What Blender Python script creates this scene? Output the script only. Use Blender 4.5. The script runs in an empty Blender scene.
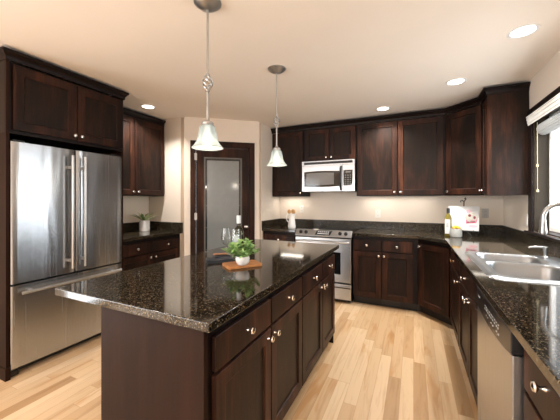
import bpy, bmesh, math, random
from mathutils import Vector, Matrix
random.seed(7)
PI = math.pi
scene = bpy.context.scene
C = scene.collection

# ------------------------------------------------------------------ camera
cam_d = bpy.data.cameras.new('camera')
cam_d.sensor_width = 36.0
cam_d.lens = 289.277 / 560 * 36
cam_d.shift_x = (280 - 275.4467) / 560
cam_d.shift_y = -(210 - 199.5943) / 560
cam_d.clip_start = 0.02
cam = bpy.data.objects.new('camera', cam_d); C.objects.link(cam)
cam.location = (0, 0, 1.3224)
cam.rotation_euler = (PI / 2, 0, math.radians(25.5175))
scene.camera = cam

# ------------------------------------------------------------------ world, exposure
world = bpy.data.worlds.new('world'); scene.world = world
world.use_nodes = True
bg = world.node_tree.nodes['Background']
bg.inputs[0].default_value = (0.93, 0.97, 1.0, 1)
bg.inputs[1].default_value = 1.3
vs = scene.view_settings
vs.view_transform = 'Standard'; vs.look = 'None'; vs.gamma = 1.0
vs.use_curve_mapping = False
vs.exposure = 0.42
scene.cycles.use_denoising = True
scene.cycles.max_bounces = 10
scene.cycles.diffuse_bounces = 6
scene.cycles.glossy_bounces = 5
scene.cycles.transparent_max_bounces = 12
scene.cycles.sample_clamp_indirect = 6.0


def area(name, loc, rot, sx, sy, power, col, parent=None, spread=PI):
    d = bpy.data.lights.new(name, 'AREA'); d.shape = 'RECTANGLE'
    d.size = sx; d.size_y = sy; d.energy = power; d.color = col; d.spread = spread
    o = bpy.data.objects.new(name, d); C.objects.link(o)
    o.location = loc; o.rotation_euler = rot
    if parent: o.parent = parent
    return o


# daylight by the kitchen window; fill added at invented, unseen glazing behind the camera
area('window_daylight', (1.19, 2.65, 1.55), (0, math.radians(90), 0), 1.0, 1.35, 18, (0.95, 0.98, 1.0))
area('added_fill_left', (-3.56, -1.9, 1.08), (0, math.radians(-90), 0), 2.0, 3.2, 155, (0.97, 0.985, 1.0))  # added fill; the opening it shines through is invented and out of view
area('added_fill_rear', (-1.3, -4.6, 1.55), (math.radians(90), 0, 0), 2.4, 1.1, 60, (0.97, 0.985, 1.0))  # added fill at a made-up rear window, out of view

CAN_POWER = 13.5
UNDER_POWER = 0.9
PENDANT_POWER = 1.5

# ------------------------------------------------------------------ materials
def mat(name):
    m = bpy.data.materials.new(name); m.use_nodes = True
    nt = m.node_tree
    return m, nt, nt.nodes['Principled BSDF']


def N(nt, typ, **kw):
    n = nt.nodes.new(typ)
    for k, v in kw.items():
        if k in n.inputs: n.inputs[k].default_value = v
        else: setattr(n, k, v)
    return n


def ramp(nt, stops, interp='LINEAR'):
    r = nt.nodes.new('ShaderNodeValToRGB'); r.color_ramp.interpolation = interp
    e = r.color_ramp.elements
    while len(e) > len(stops): e.remove(e[-1])
    while len(e) < len(stops): e.new(0.5)
    for el, (p, c) in zip(e, stops):
        el.position = p; el.color = (*c, 1)
    return r


def coords(nt, scale=(1, 1, 1), rnd=True):
    tc = N(nt, 'ShaderNodeTexCoord')
    mp = N(nt, 'ShaderNodeMapping'); mp.inputs['Scale'].default_value = scale
    if rnd:
        oi = N(nt, 'ShaderNodeObjectInfo')
        ml = N(nt, 'ShaderNodeMath', operation='MULTIPLY'); ml.inputs[1].default_value = 37.0
        nt.links.new(oi.outputs['Random'], ml.inputs[0])
        ad = N(nt, 'ShaderNodeVectorMath', operation='ADD')
        nt.links.new(tc.outputs['Object'], ad.inputs[0]); nt.links.new(ml.outputs[0], ad.inputs[1])
        nt.links.new(ad.outputs[0], mp.inputs[0])
    else:
        nt.links.new(tc.outputs['Object'], mp.inputs[0])
    return mp


def plain(name, col, rough=0.5, metal=0.0, coat=0.0, vary=0.0, spec=0.5):
    m, nt, b = mat(name)
    b.inputs['Base Color'].default_value = (*col, 1)
    b.inputs['Roughness'].default_value = rough
    b.inputs['Metallic'].default_value = metal
    b.inputs['Coat Weight'].default_value = coat
    b.inputs['Specular IOR Level'].default_value = spec
    mp = coords(nt, (1, 1, 1), False)
    n = N(nt, 'ShaderNodeTexNoise', Scale=14.0, Detail=3.0)
    nt.links.new(mp.outputs[0], n.inputs['Vector'])
    v = vary or 0.03
    lo = tuple(c * (1 - v) for c in col); hi = tuple(min(1, c * (1 + v)) for c in col)
    r = ramp(nt, [(0.3, lo), (0.7, hi)])
    nt.links.new(n.outputs['Fac'], r.inputs[0]); nt.links.new(r.outputs[0], b.inputs['Base Color'])
    return m


def paint(name, col, bump=0.05):
    m, nt, b = mat(name)
    b.inputs['Roughness'].default_value = 0.85
    b.inputs['Specular IOR Level'].default_value = 0.25
    mp = coords(nt, (1, 1, 1), False)
    n = N(nt, 'ShaderNodeTexNoise', Scale=1.3, Detail=2.0)
    nt.links.new(mp.outputs[0], n.inputs['Vector'])
    r = ramp(nt, [(0.3, tuple(c * 0.985 for c in col)), (0.7, tuple(min(1, c * 1.015) for c in col))])
    nt.links.new(n.outputs['Fac'], r.inputs[0]); nt.links.new(r.outputs[0], b.inputs['Base Color'])
    n2 = N(nt, 'ShaderNodeTexNoise', Scale=160.0, Detail=2.0)
    nt.links.new(mp.outputs[0], n2.inputs['Vector'])
    bp = N(nt, 'ShaderNodeBump'); bp.inputs['Strength'].default_value = bump; bp.inputs['Distance'].default_value = 0.002
    nt.links.new(n2.outputs['Fac'], bp.inputs['Height']); nt.links.new(bp.outputs[0], b.inputs['Normal'])
    return m


def wood(name, stops, rough=0.42, scale=(7, 7, 1.1), coat=0.0, spec=0.18):
    m, nt, b = mat(name)
    mp = coords(nt, scale)
    n1 = N(nt, 'ShaderNodeTexNoise', Scale=1.1, Detail=4.0, Roughness=0.6, Distortion=0.5)
    nt.links.new(mp.outputs[0], n1.inputs['Vector'])
    mp2 = coords(nt, (scale[0] * 9, scale[1] * 9, scale[2] * 2.2))
    n2 = N(nt, 'ShaderNodeTexNoise', Scale=1.5, Detail=3.0)
    nt.links.new(mp2.outputs[0], n2.inputs['Vector'])
    mx = N(nt, 'ShaderNodeMath', operation='MULTIPLY_ADD'); mx.inputs[1].default_value = 0.28
    sb = N(nt, 'ShaderNodeMath', operation='MULTIPLY'); sb.inputs[1].default_value = 0.75
    nt.links.new(n1.outputs['Fac'], sb.inputs[0])
    nt.links.new(n2.outputs['Fac'], mx.inputs[0]); nt.links.new(sb.outputs[0], mx.inputs[2])
    r = ramp(nt, stops)
    nt.links.new(mx.outputs[0], r.inputs[0]); nt.links.new(r.outputs[0], b.inputs['Base Color'])
    b.inputs['Roughness'].default_value = rough
    b.inputs['Specular IOR Level'].default_value = spec
    bp = N(nt, 'ShaderNodeBump'); bp.inputs['Strength'].default_value = 0.06; bp.inputs['Distance'].default_value = 0.001
    nt.links.new(n2.outputs['Fac'], bp.inputs['Height']); nt.links.new(bp.outputs[0], b.inputs['Normal'])
    return m


def granite(name, rough=0.07, spec=0.55):
    m, nt, b = mat(name)
    tc = N(nt, 'ShaderNodeTexCoord')
    dn = N(nt, 'ShaderNodeTexNoise', Scale=60.0, Detail=2.0)
    nt.links.new(tc.outputs['Object'], dn.inputs['Vector'])
    sc = N(nt, 'ShaderNodeVectorMath', operation='SCALE'); sc.inputs['Scale'].default_value = 0.012
    nt.links.new(dn.outputs['Color'], sc.inputs[0])
    ad = N(nt, 'ShaderNodeVectorMath', operation='ADD')
    nt.links.new(tc.outputs['Object'], ad.inputs[0]); nt.links.new(sc.outputs[0], ad.inputs[1])
    v1 = N(nt, 'ShaderNodeTexVoronoi', Scale=150.0, Randomness=1.0)
    v2 = N(nt, 'ShaderNodeTexVoronoi', Scale=260.0, Randomness=1.0)
    for v in (v1, v2): nt.links.new(ad.outputs[0], v.inputs['Vector'])
    s1 = N(nt, 'ShaderNodeSeparateColor'); nt.links.new(v1.outputs['Color'], s1.inputs[0])
    s2 = N(nt, 'ShaderNodeSeparateColor'); nt.links.new(v2.outputs['Color'], s2.inputs[0])
    r1 = ramp(nt, [(0.0, (0.006, 0.006, 0.005)), (0.40, (0.013, 0.011, 0.008)), (0.62, (0.026, 0.020, 0.012)),
                   (0.80, (0.050, 0.035, 0.018)), (0.92, (0.085, 0.060, 0.031)), (1.0, (0.14, 0.11, 0.07))])
    nt.links.new(s1.outputs[0], r1.inputs[0])
    r2 = ramp(nt, [(0.0, (0, 0, 0)), (0.94, (0, 0, 0)), (0.97, (0.8, 0.8, 0.8))])
    nt.links.new(s2.outputs[1], r2.inputs[0])
    r3 = ramp(nt, [(0.0, (0.25, 0.25, 0.25)), (0.45, (0.45, 0.45, 0.45)), (0.8, (1, 1, 1))])
    nt.links.new(s2.outputs[0], r3.inputs[0])
    mu = N(nt, 'ShaderNodeMix', data_type='RGBA', blend_type='MULTIPLY'); mu.inputs[0].default_value = 0.75
    nt.links.new(r1.outputs[0], mu.inputs[6]); nt.links.new(r3.outputs[0], mu.inputs[7])
    mx = N(nt, 'ShaderNodeMix', data_type='RGBA')
    nt.links.new(r2.outputs[0], mx.inputs[0]); nt.links.new(mu.outputs[2], mx.inputs[6])
    mx.inputs[7].default_value = (0.22, 0.19, 0.14, 1)
    nt.links.new(mx.outputs[2], b.inputs['Base Color'])
    b.inputs['Roughness'].default_value = rough
    b.inputs['Specular IOR Level'].default_value = spec
    return m


def floor_mat(name, W=0.083, L=0.95):
    m, nt, b = mat(name)
    tc = N(nt, 'ShaderNodeTexCoord')
    sx = N(nt, 'ShaderNodeSeparateXYZ'); nt.links.new(tc.outputs['Object'], sx.inputs[0])

    def M(op, a, bb=None, c=None):
        n = N(nt, 'ShaderNodeMath', operation=op)
        for i, v in enumerate((a, bb, c)):
            if v is None: continue
            if isinstance(v, (int, float)): n.inputs[i].default_value = v
            else: nt.links.new(v, n.inputs[i])
        return n.outputs[0]
    u = M('DIVIDE', sx.outputs[0], W); row = M('FLOOR', u)
    wn = N(nt, 'ShaderNodeTexWhiteNoise', noise_dimensions='1D'); nt.links.new(row, wn.inputs['W'])
    v = M('ADD', M('DIVIDE', sx.outputs[1], L), M('MULTIPLY', wn.outputs[0], 7.3)); pid = M('FLOOR', v)
    cb = N(nt, 'ShaderNodeCombineXYZ'); nt.links.new(row, cb.inputs[0]); nt.links.new(pid, cb.inputs[1])
    w2 = N(nt, 'ShaderNodeTexWhiteNoise', noise_dimensions='2D'); nt.links.new(cb.outputs[0], w2.inputs['Vector'])
    base = ramp(nt, [(0.0, (0.37, 0.225, 0.110)), (0.15, (0.47, 0.305, 0.165)), (0.6, (0.55, 0.385, 0.23)), (1.0, (0.64, 0.48, 0.315))])
    nt.links.new(w2.outputs[0], base.inputs[0])
    # grain along the planks, shifted for each plank
    sh = N(nt, 'ShaderNodeVectorMath', operation='SCALE'); sh.inputs['Scale'].default_value = 9.0
    nt.links.new(w2.outputs[1], sh.inputs[0])
    ad = N(nt, 'ShaderNodeVectorMath', operation='ADD'); nt.links.new(tc.outputs['Object'], ad.inputs[0]); nt.links.new(sh.outputs[0], ad.inputs[1])
    mp = N(nt, 'ShaderNodeMapping'); mp.inputs['Scale'].default_value = (26, 2.2, 1); nt.links.new(ad.outputs[0], mp.inputs[0])
    g = N(nt, 'ShaderNodeTexNoise', Scale=1.0, Detail=5.0, Roughness=0.6, Distortion=0.7); nt.links.new(mp.outputs[0], g.inputs['Vector'])
    gr = ramp(nt, [(0.25, (0.72, 0.62, 0.52)), (0.5, (1, 1, 1)), (0.8, (1.0, 0.97, 0.92))])
    nt.links.new(g.outputs['Fac'], gr.inputs[0])
    mp2 = N(nt, 'ShaderNodeMapping'); mp2.inputs['Scale'].default_value = (9, 1.3, 1); nt.links.new(ad.outputs[0], mp2.inputs[0])
    h = N(nt, 'ShaderNodeTexNoise', Scale=1.0, Detail=3.0, Distortion=1.2); nt.links.new(mp2.outputs[0], h.inputs['Vector'])
    hr = ramp(nt, [(0.58, (1, 1, 1)), (0.68, (0.84, 0.68, 0.50))])
    nt.links.new(h.outputs['Fac'], hr.inputs[0])
    m1 = N(nt, 'ShaderNodeMix', data_type='RGBA', blend_type='MULTIPLY'); m1.inputs[0].default_value = 0.8
    nt.links.new(base.outputs[0], m1.inputs[6]); nt.links.new(gr.outputs[0], m1.inputs[7])
    m2 = N(nt, 'ShaderNodeMix', data_type='RGBA', blend_type='MULTIPLY'); m2.inputs[0].default_value = 0.85
    nt.links.new(m1.outputs[2], m2.inputs[6]); nt.links.new(hr.outputs[0], m2.inputs[7])
    # seams
    fu = M('FRACT', u); fv = M('FRACT', v)
    su = M('LESS_THAN', M('MINIMUM', fu, M('SUBTRACT', 1.0, fu)), 0.012)
    sv = M('LESS_THAN', M('MINIMUM', fv, M('SUBTRACT', 1.0, fv)), 0.0013)
    seam = M('MAXIMUM', su, sv)
    m3 = N(nt, 'ShaderNodeMix', data_type='RGBA'); nt.links.new(M('MULTIPLY', seam, 0.55), m3.inputs[0])
    nt.links.new(m2.outputs[2], m3.inputs[6]); m3.inputs[7].default_value = (0.22, 0.12, 0.06, 1)
    nt.links.new(m3.outputs[2], b.inputs['Base Color'])
    b.inputs['Roughness'].default_value = 0.38
    b.inputs['Specular IOR Level'].default_value = 0.4
    return m


def steel(name, col=(0.52, 0.54, 0.565), rough=0.27, stretch=(140, 140, 1.2), wave=0.0, bump=0.0):
    m, nt, b = mat(name)
    b.inputs['Base Color'].default_value = (*col, 1)
    b.inputs['Metallic'].default_value = 1.0
    if wave: b.inputs['Anisotropic'].default_value = 0.75; b.inputs['Anisotropic Rotation'].default_value = 0.25
    mp = coords(nt, stretch, False)
    n = N(nt, 'ShaderNodeTexNoise', Scale=1.0, Detail=3.0)
    nt.links.new(mp.outputs[0], n.inputs['Vector'])
    r = ramp(nt, [(0.3, (rough * 0.9,) * 3), (0.7, (rough * 1.15,) * 3)])
    nt.links.new(n.outputs['Fac'], r.inputs[0]); nt.links.new(r.outputs[0], b.inputs['Roughness'])
    bp = N(nt, 'ShaderNodeBump'); bp.inputs['Strength'].default_value = bump; bp.inputs['Distance'].default_value = 0.0005
    nt.links.new(n.outputs['Fac'], bp.inputs['Height'])
    last = bp
    if wave:
        mp2 = coords(nt, (4.2, 1.0, 0.55), False)
        n2 = N(nt, 'ShaderNodeTexNoise', Scale=1.6, Detail=1.0, Distortion=0.4)
        nt.links.new(mp2.outputs[0], n2.inputs['Vector'])
        b2 = N(nt, 'ShaderNodeBump'); b2.inputs['Strength'].default_value = wave; b2.inputs['Distance'].default_value = 0.02
        nt.links.new(n2.outputs['Fac'], b2.inputs['Height']); nt.links.new(bp.outputs[0], b2.inputs['Normal'])
        last = b2
    nt.links.new(last.outputs[0], b.inputs['Normal'])
    return m


def pane_mat(name, tint=(1, 1, 1), gloss=1.0):
    m, nt, b = mat(name); nt.nodes.remove(b)
    out = nt.nodes['Material Output']
    t = N(nt, 'ShaderNodeBsdfTransparent'); t.inputs[0].default_value = (*tint, 1)
    g = N(nt, 'ShaderNodeBsdfGlossy'); g.inputs['Roughness'].default_value = 0.02
    f = N(nt, 'ShaderNodeLayerWeight'); f.inputs[0].default_value = 0.5
    pw = N(nt, 'ShaderNodeMath', operation='POWER'); pw.inputs[1].default_value = 4.0
    nt.links.new(f.outputs['Facing'], pw.inputs[0])
    mx = N(nt, 'ShaderNodeMixShader')
    ml = N(nt, 'ShaderNodeMath', operation='MULTIPLY_ADD'); ml.inputs[1].default_value = 0.6 * gloss; ml.inputs[2].default_value = 0.03 * gloss
    nt.links.new(pw.outputs[0], ml.inputs[0]); nt.links.new(ml.outputs[0], mx.inputs[0])
    nt.links.new(t.outputs[0], mx.inputs[1]); nt.links.new(g.outputs[0], mx.inputs[2])
    nt.links.new(mx.outputs[0], out.inputs[0])
    return m


def translucent(name, col, transp=0.15, rough=0.25):
    m, nt, b = mat(name)
    out = nt.nodes['Material Output']
    b.inputs['Base Color'].default_value = (*col, 1); b.inputs['Roughness'].default_value = rough
    tl = N(nt, 'ShaderNodeBsdfTranslucent'); tl.inputs[0].default_value = (*col, 1)
    tr = N(nt, 'ShaderNodeBsdfTransparent'); tr.inputs[0].default_value = (*col, 1)
    m1 = N(nt, 'ShaderNodeMixShader'); m1.inputs[0].default_value = 0.5
    m2 = N(nt, 'ShaderNodeMixShader'); m2.inputs[0].default_value = transp
    nt.links.new(b.outputs[0], m1.inputs[1]); nt.links.new(tl.outputs[0], m1.inputs[2])
    nt.links.new(m1.outputs[0], m2.inputs[1]); nt.links.new(tr.outputs[0], m2.inputs[2])
    nt.links.new(m2.outputs[0], out.inputs[0])
    return m


def glow(name, col, s):
    m, nt, b = mat(name)
    b.inputs['Base Color'].default_value = (0.8, 0.8, 0.8, 1)
    b.inputs['Emission Color'].default_value = (*col, 1); b.inputs['Emission Strength'].default_value = s
    return m


ESP = [(0.33, (0.0060, 0.0027, 0.0021)), (0.48, (0.0175, 0.0068, 0.0043)), (0.60, (0.044, 0.0155, 0.0082)), (0.72, (0.098, 0.0330, 0.0150))]
M_cab = wood('espresso_maple', ESP)
M_cabpanel = wood('espresso_door_panel', [(0.34, (0.0065, 0.0038, 0.0028)), (0.50, (0.0125, 0.0064, 0.0043)), (0.61, (0.028, 0.0115, 0.0070)), (0.73, (0.058, 0.0210, 0.0110))], scale=(5, 5, 1.4))
M_cabdark = wood('espresso_frame', [(0.3, (0.004, 0.0022, 0.002)), (0.7, (0.011, 0.005, 0.0038))])  # darker espresso; on cabinet bodies the gaps' shade is put into the colour
M_panel = wood('espresso_end_panel', [(0.30, (0.012, 0.0056, 0.0037)), (0.55, (0.020, 0.0090, 0.0058)), (0.8, (0.030, 0.0130, 0.0080))], rough=0.5, spec=0.08)
M_toe = plain('toe_black', (0.008, 0.006, 0.005), 0.5)
M_granite = granite('dark_granite')
M_splash = granite('dark_granite_splash', 0.26, 0.22)
M_floor = floor_mat('maple_planks')
M_wall = paint('beige_wall', (0.76, 0.68, 0.595))
M_ceil = paint('beige_ceiling', (0.86, 0.79, 0.71))
M_white = plain('white_trim', (0.82, 0.81, 0.79), 0.45)
M_steel = steel('brushed_steel_fridge', (0.46, 0.485, 0.515), 0.24, wave=0.34, bump=0.0)
M_steel2 = steel('brushed_steel', rough=0.30, stretch=(1.2, 140, 140))
M_steelsink = steel('satin_sink_steel', (0.37, 0.385, 0.40), 0.31, (60, 1.5, 60))
M_nickel = plain('satin_nickel', (0.48, 0.485, 0.49), 0.33, 1.0)
M_knob = plain('polished_nickel_knob', (0.82, 0.81, 0.79), 0.14, 1.0)
M_bronze = plain('bronze_knob', (0.36, 0.22, 0.13), 0.25, 1.0)
M_black = plain('black_plastic', (0.010, 0.010, 0.011), 0.28)
M_blackglass = plain('black_glass', (0.006, 0.006, 0.007), 0.06, spec=0.6)
M_iron = plain('wrought_iron', (0.015, 0.014, 0.013), 0.5)
M_pane = pane_mat('clear_pane')
M_frost = plain('etched_glass', (0.20, 0.222, 0.232), 0.13, spec=0.7)
M_clear = plain('clear_border_glass', (0.02, 0.025, 0.027), 0.05, spec=0.7)
M_shade = translucent('ribbed_opal_glass', (0.50, 0.53, 0.52), 0.42)
M_bulb = glow('warm_bulb', (1.0, 0.96, 0.90), 6.5)
M_can = glow('recessed_lens', (1.0, 0.95, 0.86), 5.0)
M_outlet = plain('outlet_white', (0.80, 0.78, 0.74), 0.4)
M_ceramic = plain('white_ceramic', (0.84, 0.84, 0.83), 0.18)
M_leaf = plain('herb_leaf', (0.27, 0.46, 0.15), 0.45, vary=0.35)
M_leafd = plain('succulent_leaf', (0.16, 0.27, 0.09), 0.45, vary=0.45)
M_leafl = plain('succulent_pale_leaf', (0.50, 0.56, 0.30), 0.45, vary=0.2)
M_soil = plain('soil', (0.03, 0.02, 0.012), 0.9, vary=0.3)
M_board = wood('acacia_board', [(0.3, (0.26, 0.10, 0.035)), (0.55, (0.45, 0.20, 0.075)), (0.8, (0.58, 0.30, 0.13))], 0.45, (3, 22, 3), 0.0)
M_spoon = wood('beech_spoon', [(0.3, (0.50, 0.27, 0.10)), (0.7, (0.66, 0.40, 0.17))], 0.5, (20, 20, 3), 0.0)
M_napkin = plain('charcoal_cloth', (0.022, 0.025, 0.032), 0.85, vary=0.2)
M_copper = plain('copper_brown', (0.33, 0.17, 0.10), 0.35, 0.6)
M_paper = plain('paper', (0.60, 0.60, 0.595), 0.6)
M_pink = plain('ink_pink', (0.55, 0.12, 0.22), 0.6)
M_rose = plain('ink_rose', (0.78, 0.38, 0.45), 0.6)
M_cream = plain('ink_cream', (0.42, 0.41, 0.36), 0.6, vary=0.35)
M_red = plain('ink_dark_red', (0.16, 0.02, 0.04), 0.6)
M_inkgrey = plain('ink_grey', (0.55, 0.55, 0.55), 0.6)
M_oil = plain('olive_oil_glass', (0.16, 0.13, 0.02), 0.08, spec=0.7)
M_label = plain('label_paper', (0.70, 0.72, 0.74), 0.55)
M_lemon = plain('lemon_rind', (0.80, 0.44, 0.03), 0.4, vary=0.1)
M_opal = translucent('milky_glass', (0.66, 0.67, 0.65), 0.1, 0.15)
M_blind = translucent('white_blind_fabric', (0.52, 0.52, 0.51), 0.0, 0.6)
M_jamb = wood('window_jamb_stain', [(0.3, (0.014, 0.010, 0.006)), (0.7, (0.034, 0.024, 0.013))], 0.4)
M_cord = plain('cream_cord', (0.62, 0.55, 0.36), 0.6)
M_mark = plain('panel_marking', (0.62, 0.63, 0.64), 0.5)
M_led = glow('display_digits', (0.45, 0.8, 0.75), 0.25)
M_mwin = plain('microwave_window', (0.17, 0.17, 0.17), 0.12, spec=0.6)
M_wineglass = None
def glass_mat(name, col, rough=0.0, ior=1.45):
    m, nt, b = mat(name)
    b.inputs['Base Color'].default_value = (*col, 1); b.inputs['Roughness'].default_value = rough
    b.inputs['Transmission Weight'].default_value = 1.0; b.inputs['IOR'].default_value = ior
    return m
M_wineglass = pane_mat('thin_crystal', (0.93, 0.95, 0.95), 1.6)
M_bottle = glass_mat('pale_green_bottle', (0.62, 0.66, 0.42))
M_capsule = plain('white_capsule', (0.72, 0.76, 0.80), 0.35)


# ------------------------------------------------------------------ mesh helpers
class MB:
    def __init__(s): s.bm = bmesh.new()

    def face(s, pts):
        return s.bm.faces.new([s.bm.verts.new(p) for p in pts])

    def box(s, x0, x1, y0, y1, z0, z1):
        v = [s.bm.verts.new((x, y, z)) for z in (z0, z1) for y in (y0, y1) for x in (x0, x1)]
        for f in ((0, 2, 3, 1), (4, 5, 7, 6), (0, 1, 5, 4), (2, 6, 7, 3), (0, 4, 6, 2), (1, 3, 7, 5)):
            s.bm.faces.new([v[i] for i in f])
        return s

    def tube(s, path, r, seg=12, cap=True, ring=None):
        """path: list of points; r: radius or list of radii"""
        P = [Vector(p) for p in path]; n = len(P)
        R = r if isinstance(r, (list, tuple)) else [r] * n
        T = []
        for i in range(n):
            a = P[max(0, i - 1)]; b = P[min(n - 1, i + 1)]
            t = (b - a); T.append(t.normalized() if t.length > 1e-9 else Vector((0, 0, 1)))
        ref = Vector((0, 0, 1)) if abs(T[0].z) < 0.9 else Vector((1, 0, 0))
        u = T[0].cross(ref).normalized(); rings = []
        for i in range(n):
            u = (u - T[i] * u.dot(T[i])).normalized(); w = T[i].cross(u)
            rings.append([s.bm.verts.new(P[i] + (u * math.cos(2 * PI * k / seg) + w * math.sin(2 * PI * k / seg)) * R[i]) for k in range(seg)])
        for a, b in zip(rings, rings[1:]):
            for k in range(seg):
                s.bm.faces.new((a[k], a[(k + 1) % seg], b[(k + 1) % seg], b[k]))
        if cap:
            s.bm.faces.new(rings[0][::-1]); s.bm.faces.new(rings[-1])
        return s

    def cyl(s, p0, p1, r0, r1=None, seg=20):
        return s.tube([p0, p1], [r0, r0 if r1 is None else r1], seg)

    def lathe(s, prof, c=(0, 0, 0), seg=28, ax='z', flute=0, amp=0.0, close=False):
        """prof: (r, h) list; axis z, y or x through c"""
        rings = []
        for r, h in prof:
            ring = []
            for k in range(seg):
                a = 2 * PI * k / seg
                rr = r * (1 + amp * math.cos(flute * a)) if flute else r
                p, q = rr * math.cos(a), rr * math.sin(a)
                co = {'z': (p, q, h), 'y': (p, h, q), 'x': (h, p, q)}[ax]
                ring.append(s.bm.verts.new((co[0] + c[0], co[1] + c[1], co[2] + c[2])))
            rings.append(ring)
        for a, b in zip(rings, rings[1:]):
            for k in range(seg):
                s.bm.faces.new((a[k], a[(k + 1) % seg], b[(k + 1) % seg], b[k]))
        if close:
            a, b = rings[-1], rings[0]
            for k in range(seg): s.bm.faces.new((a[k], a[(k + 1) % seg], b[(k + 1) % seg], b[k]))
        else:
            if prof[0][0] > 1e-5: s.bm.faces.new(rings[0][::-1])
            if prof[-1][0] > 1e-5: s.bm.faces.new(rings[-1])
        return s

    def prism(s, polys, z0, z1):
        vt, vb, cnt = {}, {}, {}
        key = lambda p: (round(p[0], 5), round(p[1], 5))
        for poly in polys:
            for p in poly:
                k = key(p)
                if k not in vt:
                    vt[k] = s.bm.verts.new((p[0], p[1], z1)); vb[k] = s.bm.verts.new((p[0], p[1], z0))
            for a, b in zip(poly, poly[1:] + poly[:1]):
                e = (key(a), key(b)); cnt[e] = cnt.get(e, 0) + 1
        for poly in polys:
            s.bm.faces.new([vt[key(p)] for p in poly]); s.bm.faces.new([vb[key(p)] for p in reversed(poly)])
        for (a, b) in cnt:
            if (b, a) not in cnt:
                s.bm.faces.new((vb[a], vb[b], vt[b], vt[a]))
        return s

    def sweep(s, path, prof, z):
        """prof (out, dz) swept along a 2-D path; out = right-hand side of travel; mitred"""
        n = len(path); dirs = [(Vector(b) - Vector(a)).normalized() for a, b in zip(path, path[1:])]
        nor = [Vector((d.y, -d.x)) for d in dirs]; rings = []
        for i, p in enumerate(path):
            if i == 0: m = nor[0]
            elif i == n - 1: m = nor[-1]
            else: m = (nor[i - 1] + nor[i]) / (1 + nor[i - 1].dot(nor[i]))
            rings.append([s.bm.verts.new((p[0] + m.x * o, p[1] + m.y * o, z + h)) for o, h in prof])
        k = len(prof)
        for a, b in zip(rings, rings[1:]):
            for j in range(k): s.bm.faces.new((a[j], a[(j + 1) % k], b[(j + 1) % k], b[j]))
        s.bm.faces.new(rings[0][::-1]); s.bm.faces.new(rings[-1])
        return s

    def loft(s, rings, cap0=False, cap1=False):
        R = [[s.bm.verts.new(p) for p in r] for r in rings]; k = len(R[0])
        for a, b in zip(R, R[1:]):
            for j in range(k): s.bm.faces.new((a[j], a[(j + 1) % k], b[(j + 1) % k], b[j]))
        if cap0: s.bm.faces.new(R[0][::-1])
        if cap1: s.bm.faces.new(R[-1])
        return s

    def sphere(s, c, r, sc=(1, 1, 1), u=16, v=10):
        mtx = Matrix.Translation(c) @ Matrix.Diagonal((*sc, 1))
        bmesh.ops.create_uvsphere(s.bm, u_segments=u, v_segments=v, radius=r, matrix=mtx)
        return s

    def build(s, name, m, parent=None, bevel=0.0, seg=2, solid=0.0, loc=None, rz=0.0, sub=0, fix=True):
        if fix: bmesh.ops.recalc_face_normals(s.bm, faces=s.bm.faces[:])
        me = bpy.data.meshes.new(name); s.bm.to_mesh(me); s.bm.free()
        for p in me.polygons: p.use_smooth = True
        me.set_sharp_from_angle(angle=math.radians(35))
        me.materials.append(m)
        if m is M_cab and name == 'door' : me.materials.append(M_cabpanel)
        o = bpy.data.objects.new(name, me); C.objects.link(o)
        if parent: o.parent = parent
        if loc: o.location = loc
        if rz: o.rotation_euler = (0, 0, rz)
        if solid:
            md = o.modifiers.new('solid', 'SOLIDIFY'); md.thickness = solid; md.offset = 0
        if bevel:
            md = o.modifiers.new('bevel', 'BEVEL'); md.width = bevel; md.segments = seg
            md.limit_method = 'ANGLE'; md.angle_limit = math.radians(40); md.harden_normals = True
        if sub:
            md = o.modifiers.new('sub', 'SUBSURF'); md.levels = sub; md.render_levels = sub
        return o


def tag(o, label, cat, group=None):
    o['label'] = label; o['category'] = cat
    if group: o['group'] = group
    return o


def struct(o, label=None):
    o['kind'] = 'structure'
    if label: o['label'] = label
    return o


def empty(name, loc, rz=0.0):
    o = bpy.data.objects.new(name, None); C.objects.link(o)
    o.empty_display_size = 0.1; o.location = loc; o.rotation_euler = (0, 0, rz)
    return o


def thing(name, label, cat, loc=(0, 0, 0), rz=0.0, group=None):
    return tag(empty(name, loc, rz), label, cat, group)


def copy_thing(root, loc, rz, label, group=None):
    def rec(o, par):
        c = o.copy(); C.objects.link(c)
        if par: c.parent = par
        for ch in list(o.children): rec(ch, c)
        return c
    r = rec(root, None); r.location = loc; r.rotation_euler = (0, 0, rz); r['label'] = label
    if group: r['group'] = group
    return r


def rrect(x0, x1, y0, y1, r, z, n=6):
    pts = []
    for cx, cy, a0 in ((x1 - r, y1 - r, 0), (x0 + r, y1 - r, 90), (x0 + r, y0 + r, 180), (x1 - r, y0 + r, 270)):
        for k in range(n + 1):
            a = math.radians(a0 + 90 * k / n)
            pts.append((cx + r * math.cos(a), cy + r * math.sin(a), z))
    return pts


# ------------------------------------------------------------------ key dimensions
CEIL = 2.438
YW, XW, XL, YR = 4.348, 0.982, -3.45, -4.5      # back, right, left, rear walls
CT, CB = 0.905, 0.87                             # counter top and underside
UB, UT, CRT = 1.371, 2.345, 2.418                # wall cabinets: bottom, top, crown top
PA, PB = (-2.789, 2.984), (-1.9925, 3.6375)      # pantry diagonal

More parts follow.
